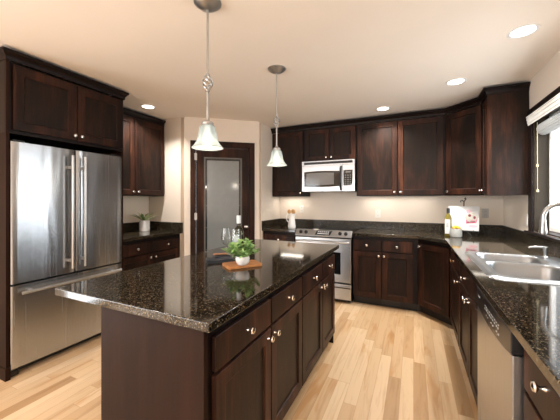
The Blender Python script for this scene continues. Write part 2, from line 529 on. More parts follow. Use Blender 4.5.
# ------------------------------------------------------------------ room shell
struct(MB().box(XL - 0.1, XW + 0.14, YR - 0.1, YW + 0.1, -0.08, 0).build('floor', M_floor))
struct(MB().box(XL - 0.1, XW + 0.14, YR - 0.1, YW + 0.1, CEIL, CEIL + 0.08).build('ceiling', M_ceil))
struct(MB().box(PB[0] - 0.10, XW + 0.14, YW, YW + 0.1, 0, CEIL).build('wall_back', M_wall))
struct(MB().box(XL - 0.1, XL, -0.25, PA[1], 0, CEIL).box(XL - 0.1, XL, YR, -3.55, 0, CEIL).box(XL - 0.1, XL, -3.55, -0.25, 2.12, CEIL).build('wall_left', M_wall))
WY0, WY1, WZ0, WZ1 = 1.95, 3.366, 1.035, 2.075   # kitchen window opening
struct(MB().box(XW, XW + 0.14, YR - 0.1, WY0, 0, CEIL).box(XW, XW + 0.14, WY1, YW, 0, CEIL)
       .box(XW, XW + 0.14, WY0, WY1, 0, WZ0).box(XW, XW + 0.14, WY0, WY1, WZ1, CEIL).build('wall_right', M_wall))
struct(MB().box(XL - 0.1, PA[0] - 0.06, PA[1], PA[1] + 0.10, 0, CEIL).build('wall_pantry_left', M_wall))
struct(MB().box(PB[0] - 0.10, PB[0], PB[1] + 0.06, YW, 0, CEIL).build('wall_pantry_right', M_wall))
struct(MB().box(XL - 0.1, -2.55, YR - 0.1, YR, 0, CEIL).box(-0.05, XW + 0.14, YR - 0.1, YR, 0, CEIL)
       .box(-2.55, -0.05, YR - 0.1, YR, 2.12, CEIL).box(-2.55, -0.05, YR - 0.1, YR, 0, 0.95).build('wall_rear', M_wall))
def glazed(name, loc, rz, w, z0, z1):
    t = struct(empty(name, loc, rz)); f = MB(); h = w / 2
    for x in (-h, -0.04, h - 0.08): f.box(x, x + 0.08, 0.02, 0.09, z0, z1)
    for xa, xb in ((-h + 0.08, -0.04), (0.04, h - 0.08)):
        f.box(xa, xb, 0.02, 0.09, z1 - 0.08, z1).box(xa, xb, 0.02, 0.09, z0, z0 + 0.07)
    f.build('window_frame', M_white, t)
    for xa, xb in ((-h + 0.08, -0.04), (0.04, h - 0.08)):
        MB().box(xa, xb, 0.054, 0.06, z0 + 0.07, z1 - 0.08).build('pane', M_pane, t)
    return t
glazed('added_glazing_rear', (-1.3, YR, 0), PI, 2.5, 0.95, 2.12)  # unseen rear window, invented to bring in light
glazed('added_glazing_left', (XL, -1.9, 0), PI / 2, 3.3, 0.0, 2.12)  # unseen glazed door, invented and placed for the fill it brings

# diagonal pantry wall with its door: local x along the wall, local -y to the room
pth = math.atan2(PB[1] - PA[1], PB[0] - PA[0]); PL = math.hypot(PB[0] - PA[0], PB[1] - PA[1])
D0, D1, DH = 0.140, 0.893, 2.055
struct(MB().box(0, D0, 0, 0.10, 0, CEIL).box(D1, PL, 0, 0.10, 0, CEIL).box(D0, D1, 0, 0.10, DH, CEIL)
       .build('wall_diagonal', M_wall, loc=(*PA, 0), rz=pth))
dr = struct(empty('door_1', (*PA, 0), pth))
fr = MB()
fr.box(D0 - 0.058, D0 + 0.006, -0.018, 0.0, 0, DH + 0.07).box(D1 - 0.006, D1 + 0.068, -0.018, 0.0, 0, DH + 0.07)
fr.box(D0 + 0.006, D1 - 0.006, -0.018, 0.0, DH - 0.006, DH + 0.07)
fr.box(D0, D0 + 0.014, 0.0, 0.10, 0, DH).box(D1 - 0.014, D1, 0.0, 0.10, 0, DH).box(D0 + 0.014, D1 - 0.014, 0, 0.10, DH - 0.014, DH)
fr.build('door_casing', M_cab, dr, bevel=0.003)
a0, a1 = D0 + 0.017, D1 - 0.017
g0, g1, gz0, gz1 = 0.262, 0.782, 0.23, 1.905
MB().box(a0, g0, 0.006, 0.041, 0.01, DH - 0.018).box(g1, a1, 0.006, 0.041, 0.01, DH - 0.018) \
    .box(g0, g1, 0.006, 0.041, gz1, DH - 0.018).box(g0, g1, 0.006, 0.041, 0.01, gz0).build('door_slab', M_cab, dr)
MB().box(g0, g1, 0.020, 0.026, gz0, gz1).build('clear_glass_border', M_clear, dr)
MB().box(g0 + 0.042, g1 - 0.042, 0.0185, 0.0205, gz0 + 0.042, gz1 - 0.042).build('frosted_glass_pane', M_frost, dr)
st = MB()
for z in (0.33, 0.63, 0.933, 1.235, 1.536):
    st.box(g0 + 0.02, g0 + 0.042, 0.0180, 0.0205, z, z + 0.006).box(g1 - 0.042, g1 - 0.02, 0.0180, 0.0205, z, z + 0.006)
st.box(g0 + 0.012, g0 + 0.02, 0.010, 0.021, gz0, gz1).box(g1 - 0.02, g1 - 0.012, 0.010, 0.021, gz0, gz1)
st.box(g0, g0 + 0.012, 0.0, 0.022, gz0, gz1).box(g1 - 0.012, g1, 0.0, 0.022, gz0, gz1)
st.box(g0 + 0.012, g1 - 0.012, 0.0, 0.022, gz1 - 0.014, gz1).box(g0 + 0.012, g1 - 0.012, 0.0, 0.022, gz0, gz0 + 0.014)
st.build('glazing_bead', plain('grey_bead', (0.13, 0.125, 0.12), 0.4), dr)
for z in (0.25, 1.05, 1.86):
    MB().box(D0 - 0.004, D0 + 0.030, -0.022, 0.008, z, z + 0.09).cyl((D0 + 0.012, -0.024, z - 0.005), (D0 + 0.012, -0.024, z + 0.095), 0.007, seg=10) \
        .build('hinge', M_nickel, dr)
kb = MB().lathe([(0.026, 0.006), (0.027, 0.0), (0.024, -0.006), (0.010, -0.012), (0.010, -0.03), (0.022, -0.038), (0.028, -0.052), (0.024, -0.064), (0.0, -0.068)],
                (0.839, 0.006, 0.934), ax='y', seg=20)
kb.build('door_knob', M_knob, dr)

# kitchen window
wn = struct(empty('window_1', (XW, (WY0 + WY1) / 2, WZ0)))
hy = (WY1 - WY0) / 2; hz = WZ1 - WZ0
MB().box(-0.018, 0, hy, hy + 0.088, -0.0, hz + 0.08).box(-0.018, 0, -hy - 0.088, -hy, 0, hz + 0.08) \
    .box(-0.018, 0, -hy, hy, hz, hz + 0.08).build('window_casing', M_cabdark, wn, bevel=0.003)
MB().box(0.0, 0.139, hy - 0.014, hy, 0, hz).box(0.0, 0.139, -hy, -hy + 0.014, 0, hz).box(0.0, 0.139, -hy + 0.014, hy - 0.014, hz - 0.014, hz) \
    .build('window_jamb', M_jamb, wn)
MB().box(-0.045, 0.0, -hy - 0.10, hy + 0.10, -0.022, 0.0).box(0.0, 0.139, -hy + 0.001, hy - 0.001, -0.0, 0.012) \
    .build('window_sill', M_cabdark, wn, bevel=0.003)
sh = MB(); q = hy - 0.014
sh.box(0.10, 0.135, -q, -q + 0.035, 0.012, hz - 0.014).box(0.10, 0.135, q - 0.035, q, 0.012, hz - 0.014)
sh.box(0.10, 0.135, -q + 0.035, q - 0.035, 0.012, 0.047).box(0.10, 0.135, -q + 0.035, q - 0.035, hz - 0.05, hz - 0.014)
sh.box(0.10, 0.135, -0.02, 0.02, 0.047, hz - 0.05)
sh.build('window_frame', M_white, wn, bevel=0.003)
MB().box(0.116, 0.12, -q + 0.03, -0.015, 0.045, hz - 0.045).build('pane', M_pane, wn)
MB().box(0.116, 0.12, 0.015, q - 0.03, 0.045, hz - 0.045).build('pane', M_pane, wn)

# baseboards
struct(MB().box(XL, XL + 0.015, -0.24, 1.07, 0, 0.09).build('baseboard_left', M_white))
struct(MB().box(XW - 0.015, XW, YR, 0.18, 0, 0.09).build('baseboard_right', M_white))

# crown over the long cabinet run
CROWN = [(0, 0), (0.008, 0), (0.010, 0.012), (0.020, 0.020), (0.040, 0.048), (0.052, 0.054), (0.052, 0.073), (0, 0.073)]
CROWN_S = [(0, 0), (0.004, 0), (0.004, 0.022), (0.008, 0.029), (0.020, 0.046), (0.031, 0.054), (0.031, 0.073), (0, 0.073)]
CROWN_R = [(o_ * 1.15, h_) for o_, h_ in CROWN_S]
XD, YD = 0.350, 4.040                            # where the diagonal wall cabinet starts
XF = 0.655; YF = YD - (XF - XD)                  # and ends
YE = 3.478                                       # end panel of the right-hand wall cabinet
struct(MB().sweep([(-1.9915, YD), (XD, YD), (XF, YF), (XF, YE), (XW - 0.001, YE)], CROWN_R, UT).build('trim_1', M_cabdark),
       'dark crown moulding over the long run of wall cabinets')


# ------------------------------------------------------------------ cabinets
def door_mesh(w, h, t=0.02, rail=0.062, rec=0.010):
    """shaker door: x 0..w, z 0..h, front at y=0, back at y=t"""
    b = MB(); bm = b.bm
    rings = []
    for ins, y in ((0, t), (0, 0.0), (rail, 0.0), (rail + 0.004, rec), ):
        rings.append([bm.verts.new(p) for p in ((ins, y, ins), (w - ins, y, ins), (w - ins, y, h - ins), (ins, y, h - ins))])
    bm.faces.new(rings[0])
    for a, c in zip(rings, rings[1:]):
        for k in range(4): bm.faces.new((a[k], a[(k + 1) % 4], c[(k + 1) % 4], c[k]))
    bm.faces.new(rings[-1]).material_index = 1
    return b


def knob(parent, x, z, m=None):
    return MB().lathe([(0.0085, 0.0), (0.0075, -0.004), (0.0055, -0.010), (0.0055, -0.016), (0.013, -0.021), (0.0155, -0.025), (0.0135, -0.030), (0.006, -0.0325), (0.0, -0.033)],
                      (x, 0, z), ax='y', seg=16).build('knob', m or M_knob, parent)


def cabinet(name, label, loc, rz, w, d, z0, z1, fronts, group=None, toe=0.0, extra=None, cat='cabinet', body_mat=None, hexa=None):
    """local: front plane y=0 facing -y, x 0..w. fronts: (kind, x0, x1, z0, z1, knobx, knobz[, mat])"""
    t = thing(name, label, cat, loc, rz, group)
    b = MB()
    if hexa: b.prism([hexa], z0 + toe, z1)
    else: b.box(0, w, 0, d, z0 + toe, z1)
    b.build('cabinet_body', body_mat or M_cabdark, t)
    if toe:
        if not hexa: MB().box(0, w, 0.065, d, z0, z0 + toe).build('toe_kick', M_toe, t)
    for fr in fronts:
        kind, x0, x1, za, zb, kx, kz = fr[:7]
        if kind == 'door':
            o = door_mesh(x1 - x0, zb - za).build('door', M_cab, t, bevel=0.0025, loc=(x0, -0.021, za))
        else:
            o = MB().box(0, x1 - x0, 0, 0.02, 0, zb - za).build('drawer', M_cab, t, bevel=0.004, loc=(x0, -0.021, za))
        if kx is not None: knob(o, kx - x0, kz - za, fr[7] if len(fr) > 7 else None)
    return t


DZ0, DZ1, OZ0, OZ1 = 0.690, 0.822, 0.108, 0.676       # drawers and doors of base cabinets
KD = 0.757                                             # drawer knob height
KO = 0.635                                             # base door knob height
BY = 3.756                                             # base carcass front on the back wall

# back wall, left of the range
cabinet('base_cabinet', 'narrow dark base cabinet between the pantry wall and the range', (-1.9915, BY, 0), 0, 0.520, YW - BY - 0.002, 0, CB,
        [('drawer', 0.03, 0.495, DZ0, DZ1, 0.262, KD), ('door', 0.03, 0.495, OZ0, OZ1, 0.455, KO)], toe=0.10, group='base cabinets')
# right of the range, two drawers over two doors
c1w = 0.015 + 0.70
c = cabinet('base_cabinet', 'dark base cabinet with two drawers over two doors, right of the range', (-0.698, BY, 0), 0, 0.745, YW - BY - 0.002, 0, CB,
            [('drawer', 0.008, 0.340, DZ0, DZ1, 0.174, KD), ('drawer', 0.352, 0.690, DZ0, DZ1, 0.521, KD),
             ('door', 0.008, 0.342, OZ0, OZ1, 0.315, KO), ('door', 0.350, 0.690, OZ0, OZ1, 0.377, KO)], toe=0.10, group='base cabinets')
vent = MB().box(0.33, 0.55, 0.056, 0.066, 0.022, 0.085)
for k in range(10): vent.box(0.342 + k * 0.02, 0.352 + k * 0.02, 0.052, 0.057, 0.03, 0.078)
vent.build('toe_kick_vent', M_black, c)
# diagonal corner base cabinet
XB0, YB0, XB1, YB1 = 0.049, BY, 0.356, 3.449
dl = math.hypot(XB1 - XB0, YB1 - YB0)
s2 = math.sqrt(0.5)
def to_local(px, py):      # world to the diagonal cabinet's frame (rz = -45 deg at XB0,YB0)
    dx, dy = px - XB0, py - YB0
    return (dx * s2 - dy * s2, dx * s2 + dy * s2)
diag = [to_local(*p) for p in ((XB0, YB0), (XB1, YB1), (XW - 0.002, YB1), (XW - 0.002, YW - 0.002), (XB0, YW - 0.002))]
c = cabinet('corner_base_cabinet', 'dark corner base cabinet with one door set diagonally under the cookbook', (XB0, YB0, 0), -PI / 4, dl, 0.5, 0, CB,
            [('door', 0.022, dl - 0.022, OZ0, DZ1, 0.050, 0.785)], toe=0.10, hexa=diag, group='base cabinets')
tk = [to_local(*p) for p in ((XB0, YB0 + 0.065), (XB0 + 0.025, YB0 + 0.065), (XB1 + 0.065, YB1 + 0.025), (XB1 + 0.065, YB1), (XW - 0.01, YB1), (XW - 0.01, YW - 0.01), (XB0, YW - 0.01))]
MB().prism([tk], 0, 0.10).build('toe_kick', M_toe, c)

# right-hand run under the window: local x runs towards -Y
XR = 0.356
def rcab(name, label, y1, y0, fronts, **k):
    return cabinet(name, label, (XR, y1, 0), -PI / 2, y1 - y0, XW - XR - 0.002, 0, CB, fronts, toe=0.10, group='base cabinets', **k)
rcab('base_cabinet', 'narrow dark base cabinet beside the diagonal corner, with a bronze drawer knob', 3.447, 2.792,
     [('drawer', 0.02, 0.645, DZ0, DZ1, 0.335, KD, M_bronze), ('door', 0.02, 0.645, OZ0, OZ1, 0.605, KO)])
def sink_base(y1, y0):
    # open carcass so that the sink bowls hang inside it
    t = thing('sink_cabinet', 'dark sink base cabinet with two doors between dishwasher and corner', 'cabinet', (XR, y1, 0), -PI / 2, 'base cabinets')
    w, d = y1 - y0, XW - XR - 0.002
    MB().box(0, 0.018, 0, d, 0.10, CB).box(w - 0.018, w, 0, d, 0.10, CB).box(0.018, w - 0.018, 0, d, 0.10, 0.118) \
        .box(0.018, w - 0.018, d - 0.012, d, 0.118, CB).box(0.018, w - 0.018, 0, 0.02, 0.80, CB).box(0.018, w - 0.018, 0, 0.02, 0.66, 0.71) \
        .build('cabinet_body', M_cabdark, t)
    MB().box(0, w, 0.065, d, 0, 0.10).build('toe_kick', M_toe, t)
    m = w / 2
    o = MB().box(0, w - 0.024, 0, 0.02, 0, DZ1 - DZ0).build('drawer_front', M_cab, t, bevel=0.004, loc=(0.012, -0.021, DZ0)); knob(o, m - 0.135, KD - DZ0)
    o = door_mesh(m - 0.016, OZ1 - OZ0).build('door', M_cab, t, bevel=0.0025, loc=(0.012, -0.021, OZ0)); knob(o, m - 0.05, KO - OZ0)
    o = door_mesh(m - 0.016, OZ1 - OZ0).build('door', M_cab, t, bevel=0.0025, loc=(m + 0.004, -0.021, OZ0)); knob(o, 0.034, KO - OZ0)
    return t
sink_base(2.79, 1.886)
rcab('base_cabinet', 'dark base cabinet nearest the camera, right of the dishwasher', 1.265, 0.55,
     [('drawer', 0.022, 0.60, DZ0, DZ1, 0.205, 0.790), ('door', 0.022, 0.60, OZ0, OZ1, 0.56, KO)])

# left wall, between refrigerator and pantry
XLF = -2.862
cabinet('base_cabinet', 'dark base cabinet under the small plant, between refrigerator and pantry', (XLF, 2.046, 0), PI / 2, 0.934, XLF - XL - 0.002, 0, CB,
        [('drawer', 0.03, 0.452, DZ0, DZ1, 0.245, KD), ('drawer', 0.462, 0.905, DZ0, DZ1, 0.69, KD),
         ('door', 0.03, 0.452, OZ0, OZ1, 0.42, KO), ('door', 0.462, 0.905, OZ0, OZ1, 0.496, KO)], toe=0.10, group='base cabinets')
t = cabinet('wall_cabinet', 'dark two-door wall cabinet above the small plant left of the pantry', (-3.148, 2.040, 0), PI / 2, 0.940, 0.300, UB, UT,
            [('door', 0.012, 0.452, UB + 0.012, UT - 0.01, 0.42, UB + 0.05), ('door', 0.460, 0.922, UB + 0.012, UT - 0.01, 0.492, UB + 0.05)],
            group='wall cabinets')
MB().sweep([(0, 0), (0.940, 0)], CROWN_S, UT).build('crown_molding', M_cabdark, t)

# refrigerator surround
t = thing('refrigerator_cabinet', 'dark cabinet with tall side panel built over the steel refrigerator', 'cabinet', (-2.695, 1.054, 0), PI / 2, 'wall cabinets')
FW = 0.956
MB().box(0, FW, 0, 0.753, 1.815, UT).build('cabinet_body', M_cabdark, t)
MB().box(0, 0.020, 0.0, 0.753, 0, 1.815).box(0, 0.020, -0.02, 0.0, 0, UT).build('side_panel', M_panel, t)
MB().box(-0.006, 0.024, -0.027, -0.02, 0, 0.09).box(-0.006, 0.0, -0.02, 0.5, 0, 0.09).build('side_panel_base', M_panel, t)
MB().box(FW - 0.014, FW, 0.0, 0.753, 0, 1.815).build('side_panel', M_panel, t)
o = door_mesh(0.447, 0.485, rail=0.066).build('door', M_cab, t, bevel=0.0025, loc=(0.044, -0.021, 1.842)); knob(o, 0.422, 0.037)
o = door_mesh(0.443, 0.485, rail=0.066).build('door', M_cab, t, bevel=0.0025, loc=(0.498, -0.021, 1.842)); knob(o, 0.025, 0.037)
MB().sweep([(0, 0.753), (0, -0.02), (FW, -0.02), (FW, 0.40)], CROWN_S, UT).build('crown_molding', M_cabdark, t)

# wall cabinets on the back wall
UY = 4.061; UD = YW - UY - 0.002
def ucab(name, label, x0, x1, z0, fronts, **k):
    return cabinet(name, label, (x0, UY, 0), 0, x1 - x0, UD, z0, UT, fronts, group='wall cabinets', **k)
ucab('wall_cabinet', 'dark single-door wall cabinet left of the microwave, behind the far pendant', -1.9915, -1.466, UB,
     [('door', 0.03, 0.512, UB + 0.012, UT - 0.01, 0.478, UB + 0.05)])
ucab('wall_cabinet', 'short dark two-door wall cabinet directly above the microwave', -1.464, -0.705, 1.872,
     [('door', 0.018, 0.376, 1.885, UT - 0.01, 0.342, 1.925), ('door', 0.384, 0.745, 1.885, UT - 0.01, 0.416, 1.925)])
ucab('wall_cabinet', 'wide dark two-door wall cabinet right of the microwave', -0.703, XD - 0.001, UB,
     [('door', 0.012, 0.515, UB + 0.012, UT - 0.01, 0.483, UB + 0.05), ('door', 0.523, 1.025, UB + 0.012, UT - 0.01, 0.556, UB + 0.05)])
ud = 0.0212  # carcass of the diagonal one sits behind its door
XU0, YU0, XU1, YU1 = XD, UY, XF + 0.021, YF
def to_l2(px, py):
    dx, dy = px - XU0, py - YU0
    a = math.atan2(YU1 - YU0, XU1 - XU0); ca, sa = math.cos(a), math.sin(a)
    return (dx * ca + dy * sa, -dx * sa + dy * ca)
dl2 = math.hypot(XU1 - XU0, YU1 - YU0); ang2 = math.atan2(YU1 - YU0, XU1 - XU0)
hx = [to_l2(*p) for p in ((XU0, YU0), (XU1, YU1), (XW - 0.002, YU1), (XW - 0.002, YW - 0.002), (XU0, YW - 0.002))]
cabinet('corner_wall_cabinet', 'dark corner wall cabinet with one diagonal door above the cookbook', (XU0, YU0, 0), ang2, dl2, 0.3, UB, UT,
        [('door', 0.022, dl2 - 0.014, UB + 0.012, UT - 0.01, 0.055, UB + 0.05)], hexa=hx, group='wall cabinets')
t = cabinet('wall_cabinet', 'dark wall cabinet with a broad plain end panel beside the window', (XF + 0.021, YF - 0.001, 0), -PI / 2, YF - YE - 0.001, XW - XF - 0.023, UB, UT,
            [('door', 0.014, YF - YE - 0.032, UB + 0.012, UT - 0.01, 0.03, UB + 0.05)], group='wall cabinets')
MB().box(YF - YE - 0.0005, YF - YE + 0.010, -0.012, XW - XF - 0.03, UB - 0.006, UT).build('end_panel', M_cabpanel, t)
MB().box(YF - YE - 0.028, YF - YE + 0.013, -0.021, 0.012, UB - 0.006, UT).build('corner_stile', M_cab, t)

# ------------------------------------------------------------------ island
IX0, IX1, IY0, IY1 = -1.531, -0.623, 0.784, 2.676
def icab(label, y0, y1, fronts, panel_near):
    t = thing('island_cabinet', label, 'cabinet', (-0.671, y0, 0), PI / 2, 'island cabinets')
    w = y1 - y0; d = 0.546
    MB().box(0.0, w, 0, d, 0.10, CB).build('cabinet_body', M_cabdark, t)
    MB().box(0.0, w, 0.065, d, 0, 0.10).build('toe_kick', M_toe, t)
    MB().box(0, w, d, d + 0.018, 0, CB).build('back_panel', M_panel, t)
    if panel_near:
        MB().box(-0.020, -0.0005, -0.002, d + 0.018, 0, CB).build('end_panel', M_panel, t, bevel=0.002)
    else:
        MB().box(w + 0.0005, w + 0.020, -0.002, d + 0.018, 0, CB).build('end_panel', M_panel, t, bevel=0.002)
    for x0, x1, kd, ko in fronts:
        o = MB().box(0, x1 - x0, 0, 0.02, 0, DZ1 - DZ0).build('drawer', M_cab, t, bevel=0.004, loc=(x0, -0.021, DZ0)); knob(o, kd - x0, KD - DZ0)
        o = door_mesh(x1 - x0, OZ1 - OZ0).build('door', M_cab, t, bevel=0.0025, loc=(x0, -0.021, OZ0)); knob(o, ko - x0, KO - OZ0)
    return t
icab('near half of the dark island base, with the broad plain end panel', 0.834, 1.768,
     [(0.024, 0.476, 0.25, 0.445), (0.486, 0.932, 0.71, 0.518)], True)
icab('far half of the dark island base, towards the range', 1.770, 2.632,
     [(0.006, 0.460, 0.235, 0.432), (0.470, 0.850, 0.66, 0.500)], False)
o = MB().box(IX0, IX1, IY0, IY1, CB, CT).build('island_countertop', M_granite, bevel=0.004, seg=3)
tag(o, 'polished dark speckled granite slab on the kitchen island', 'countertop')

# ------------------------------------------------------------------ countertops
XE, YE2 = 0.301, 3.708
xd, yd = 0.040, 3.447
A, B_ = 0.388, 0.900; S0, S1 = 1.890, 2.722
YN = 0.2
polys = [[(-0.700, YE2), (xd, YE2), (xd, YW), (-0.700, YW)],
         [(xd, YE2), (XE, yd), (A, yd), (B_, yd), (XW, yd), (XW, YW), (xd, YW)]]
xs, ys = (XE, A, B_, XW), (YN, S0, S1, yd)
for i in range(3):
    for j in range(3):
        if (i, j) == (1, 1): continue
        polys.append([(xs[i], ys[j]), (xs[i + 1], ys[j]), (xs[i + 1], ys[j + 1]), (xs[i], ys[j + 1])])
o = thing('countertop', 'long dark granite counter turning the corner under window and cookbook', 'countertop', (XE, yd, CB), 0, 'granite countertops')
off = Vector((XE, yd, CB))
def rel(m):
    bmesh.ops.translate(m.bm, verts=m.bm.verts[:], vec=-off); return m
rel(MB().prism(polys, CB, CT)).build('slab', M_granite, o, bevel=0.004, seg=3)
rel(MB().box(-1.972, XW - 0.02, YW - 0.02, YW, CT, 1.012).box(XW - 0.02, XW, YN, YW, CT, 1.012)).build('backsplash', M_splash, o, bevel=0.002)
o = thing('countertop', 'short dark granite counter under the white pitcher, left of the range', 'countertop', (-1.73, YE2, CB), 0, 'granite countertops')
off = Vector((-1.73, YE2, CB))
rel(MB().box(-1.9922, -1.468, YE2, YW, CB, CT)).build('slab', M_granite, o, bevel=0.004, seg=3)
rel(MB().box(-1.9922, -1.9725, YE2, YW, CT, 1.012)).build('backsplash', M_splash, o, bevel=0.002)
o = thing('countertop', 'short dark granite counter under the small plant, beside the refrigerator', 'countertop', (-3.1, 2.5, CB), 0, 'granite countertops')
off = Vector((-3.1, 2.5, CB))
rel(MB().box(XL, -2.805, 2.034, 2.9835, CB, CT)).build('slab', M_granite, o, bevel=0.004, seg=3)
rel(MB().box(XL, XL + 0.02, 2.034, 2.9635, CT, 1.012).box(XL, -2.805, 2.9635, 2.9835, CT, 1.012)).build('backsplash', M_splash, o, bevel=0.002)

# ------------------------------------------------------------------ refrigerator
t = thing('refrigerator', 'stainless steel french-door refrigerator with bottom freezer drawer', 'refrigerator', (-2.684, 1.083, 0), PI / 2)
RW = 0.906
MB().box(0.004, RW - 0.004, 0.075, 0.74, 0.03, 1.74).build('refrigerator_body', plain('fridge_case', (0.05, 0.05, 0.052), 0.45), t)
def fdoor(name, x0, x1, z0, z1):
    b = MB(); bm = b.bm; n = 10; rings = []
    cols = [(x0, 0.070), (x0, 0.016), (x0 + 0.004, 0.006), (x0 + 0.014, 0.0005)]
    cols += [(x0 + 0.014 + (x1 - x0 - 0.028) * k / n, 0.0005 - 0.004 * math.sin(PI * k / n)) for k in range(1, n)]
    cols += [(x1 - 0.014, 0.0005), (x1 - 0.004, 0.006), (x1, 0.016), (x1, 0.070)]
    b.loft([[(x, y, z0) for x, y in cols], [(x, y, z1) for x, y in cols]], True, True)
    return b.build(name, M_steel, t)
SEAM = 0.457
d1 = fdoor('refrigerator_door', 0.0, SEAM - 0.003, 0.690, 1.756)
d2 = fdoor('refrigerator_door', SEAM + 0.003, RW, 0.690, 1.756)
d3 = fdoor('freezer_drawer', 0.0, RW, 0.060, 0.676)
for dd, x in ((d1, SEAM - 0.052), (d2, SEAM + 0.052)):
    h = MB()
    h.tube([(x, -0.056, 0.735), (x, -0.056, 1.700)], 0.0125, 14)
    for z in (0.80, 1.60):
        h.box(x - 0.009, x + 0.009, -0.050, 0.0, z - 0.011, z + 0.011)
    h.build('door_handle', M_nickel, dd)
h = MB().tube([(0.05, -0.056, 0.625), (RW - 0.05, -0.056, 0.625)], 0.0125, 14)
for x in (0.115, RW - 0.115): h.box(x - 0.011, x + 0.011, -0.050, 0.0, 0.616, 0.634)
h.build('drawer_handle', M_nickel, d3)
MB().box(0.02, RW - 0.02, 0.055, 0.10, 0.012, 0.055).build('base_grille', M_black, t)
for x in (0.03, RW - 0.03):
    MB().box(x - 0.028, x + 0.028, 0.012, 0.07, 0.0, 0.045).build('front_foot', M_black, t, bevel=0.006)
MB().box(0.02, 0.10, 0.02, 0.10, 1.756, 1.775).build('hinge_cover', M_black, t, bevel=0.004)
MB().box(RW - 0.10, RW - 0.02, 0.02, 0.10, 1.756, 1.775).build('hinge_cover', M_black, t, bevel=0.004)

# ------------------------------------------------------------------ range
t = thing('range', 'stainless steel slide-in electric range below the microwave', 'range', (-1.463, 3.690, 0), 0)
GW = 0.758
MB().box(0.004, GW - 0.004, 0.045, 0.62, 0.02, 0.80).box(0.004, GW - 0.004, 0.12, 0.62, 0.80, 0.895).build('range_body', M_black, t)
MB().box(0.001, GW - 0.001, 0.085, 0.636, 0.896, 0.912).build('glass_cooktop', M_blackglass, t, bevel=0.003)
p = MB()
prof = [(0.0, 0.838), (-0.006, 0.846), (0.055, 0.918), (0.085, 0.918), (0.125, 0.900), (0.125, 0.838)]
p.loft([[(0.0, y, z) for y, z in prof], [(GW, y, z) for y, z in prof]], True, True)
cp = p.build('control_panel', M_steel2, t, bevel=0.003)
def onpanel(x, k, out=0.0):     # a point on the sloping face, k 0 bottom .. 1 top
    return (x, -0.006 + 0.061 * k - 0.763 * out, 0.846 + 0.072 * k + 0.646 * out)
for x in (0.075, 0.150, 0.610, 0.685):
    a, b2, c2 = onpanel(x, 0.5, 0.0), onpanel(x, 0.5, 0.007), onpanel(x, 0.5, 0.024)
    MB().tube([a, b2, onpanel(x, 0.5, 0.0075), c2], [0.024, 0.024, 0.018, 0.016], 18).build('control_knob', M_black, cp)
q = [onpanel(0.300, 0.20, 0.0015), onpanel(0.500, 0.20, 0.0015), onpanel(0.520, 0.8, 0.0015), onpanel(0.320, 0.8, 0.0015)]
q = [onpanel(0.280, 0.14, 0.0012), onpanel(0.482, 0.14, 0.0012), onpanel(0.500, 0.86, 0.0012), onpanel(0.298, 0.86, 0.0012)]
q2 = [onpanel(a[0], k, -0.004) for a, k in zip(q, (0.14, 0.14, 0.86, 0.86))]
MB().loft([q, q2], True, True).build('display', M_blackglass, cp)
mk = MB()
for i in range(6):
    for k in (0.3, 0.62):
        x = 0.312 + i * 0.027
        a = [onpanel(x, k, 0.0024), onpanel(x + 0.016, k, 0.0024), onpanel(x + 0.016, k + 0.13, 0.0024), onpanel(x, k + 0.13, 0.0024)]
        b2 = [onpanel(x, k, 0.0008), onpanel(x + 0.016, k, 0.0008), onpanel(x + 0.016, k + 0.13, 0.0008), onpanel(x, k + 0.13, 0.0008)]
        mk.loft([a, b2], True, True)
mk.build('display_markings', M_mark, cp)
MB().box(0.0, GW, 0.010, 0.045, 0.822, 0.838).build('upper_gap_trim', M_black, t)
od = MB().box(0.004, GW - 0.004, 0.0, 0.044, 0.262, 0.820).build('oven_door', M_steel2, t, bevel=0.006)
MB().box(0.135, GW - 0.135, -0.0015, 0.01, 0.365, 0.645).build('oven_window', M_blackglass, od, bevel=0.001)
h = MB().tube([(0.025, -0.030, 0.776), (0.06, -0.046, 0.776), (GW - 0.06, -0.046, 0.776), (GW - 0.025, -0.030, 0.776)], 0.012, 14)
for x in (0.045, GW - 0.045): h.box(x - 0.012, x + 0.012, -0.036, 0.001, 0.766, 0.786)
h.build('oven_handle', M_steel2, od)
wd = MB().box(0.004, GW - 0.004, 0.0, 0.044, 0.045, 0.245).build('warming_drawer', M_steel2, t, bevel=0.006)
MB().box(0.06, GW - 0.004, -0.012, 0.002, 0.207, 0.217).build('drawer_lip', M_steel2, wd, bevel=0.002)
MB().box(0.01, GW - 0.01, -0.001, 0.0035, 0.190, 0.206).build('drawer_grip', M_black, wd)
for x in (0.05, GW - 0.05):
    for y in (0.10, 0.55):
        MB().cyl((x, y, 0), (x, y, 0.03), 0.016, seg=12).build('foot', M_black, t)

# ------------------------------------------------------------------ microwave
t = thing('microwave', 'stainless steel over-the-range microwave with black door window', 'microwave', (-1.460, 3.950, 1.436), 0)
mw, mh = 0.750, 0.432
MB().box(0.0, mw, 0.020, 0.396, 0.0, mh).build('microwave_case', M_black, t, bevel=0.003)
f = MB()
f.box(0.0, mw, 0.0, 0.0195, 0.366, 0.384).box(0.0, 0.030, 0.0, 0.0195, 0.384, mh).box(mw - 0.030, mw, 0.0, 0.0195, 0.384, mh).box(0.03, mw - 0.03, 0.0, 0.0195, 0.418, mh)
f.build('vent_frame', M_steel2, t)
v = MB()
for k in range(4): v.box(0.03, mw - 0.03, 0.006, 0.018, 0.3865 + k * 0.008, 0.391 + k * 0.008)
v.build('vent_grille', M_black, t)
dm = MB().box(0.0, 0.585, 0.0, 0.0195, 0.0, 0.3645).build('microwave_door', M_steel2, t, bevel=0.004)
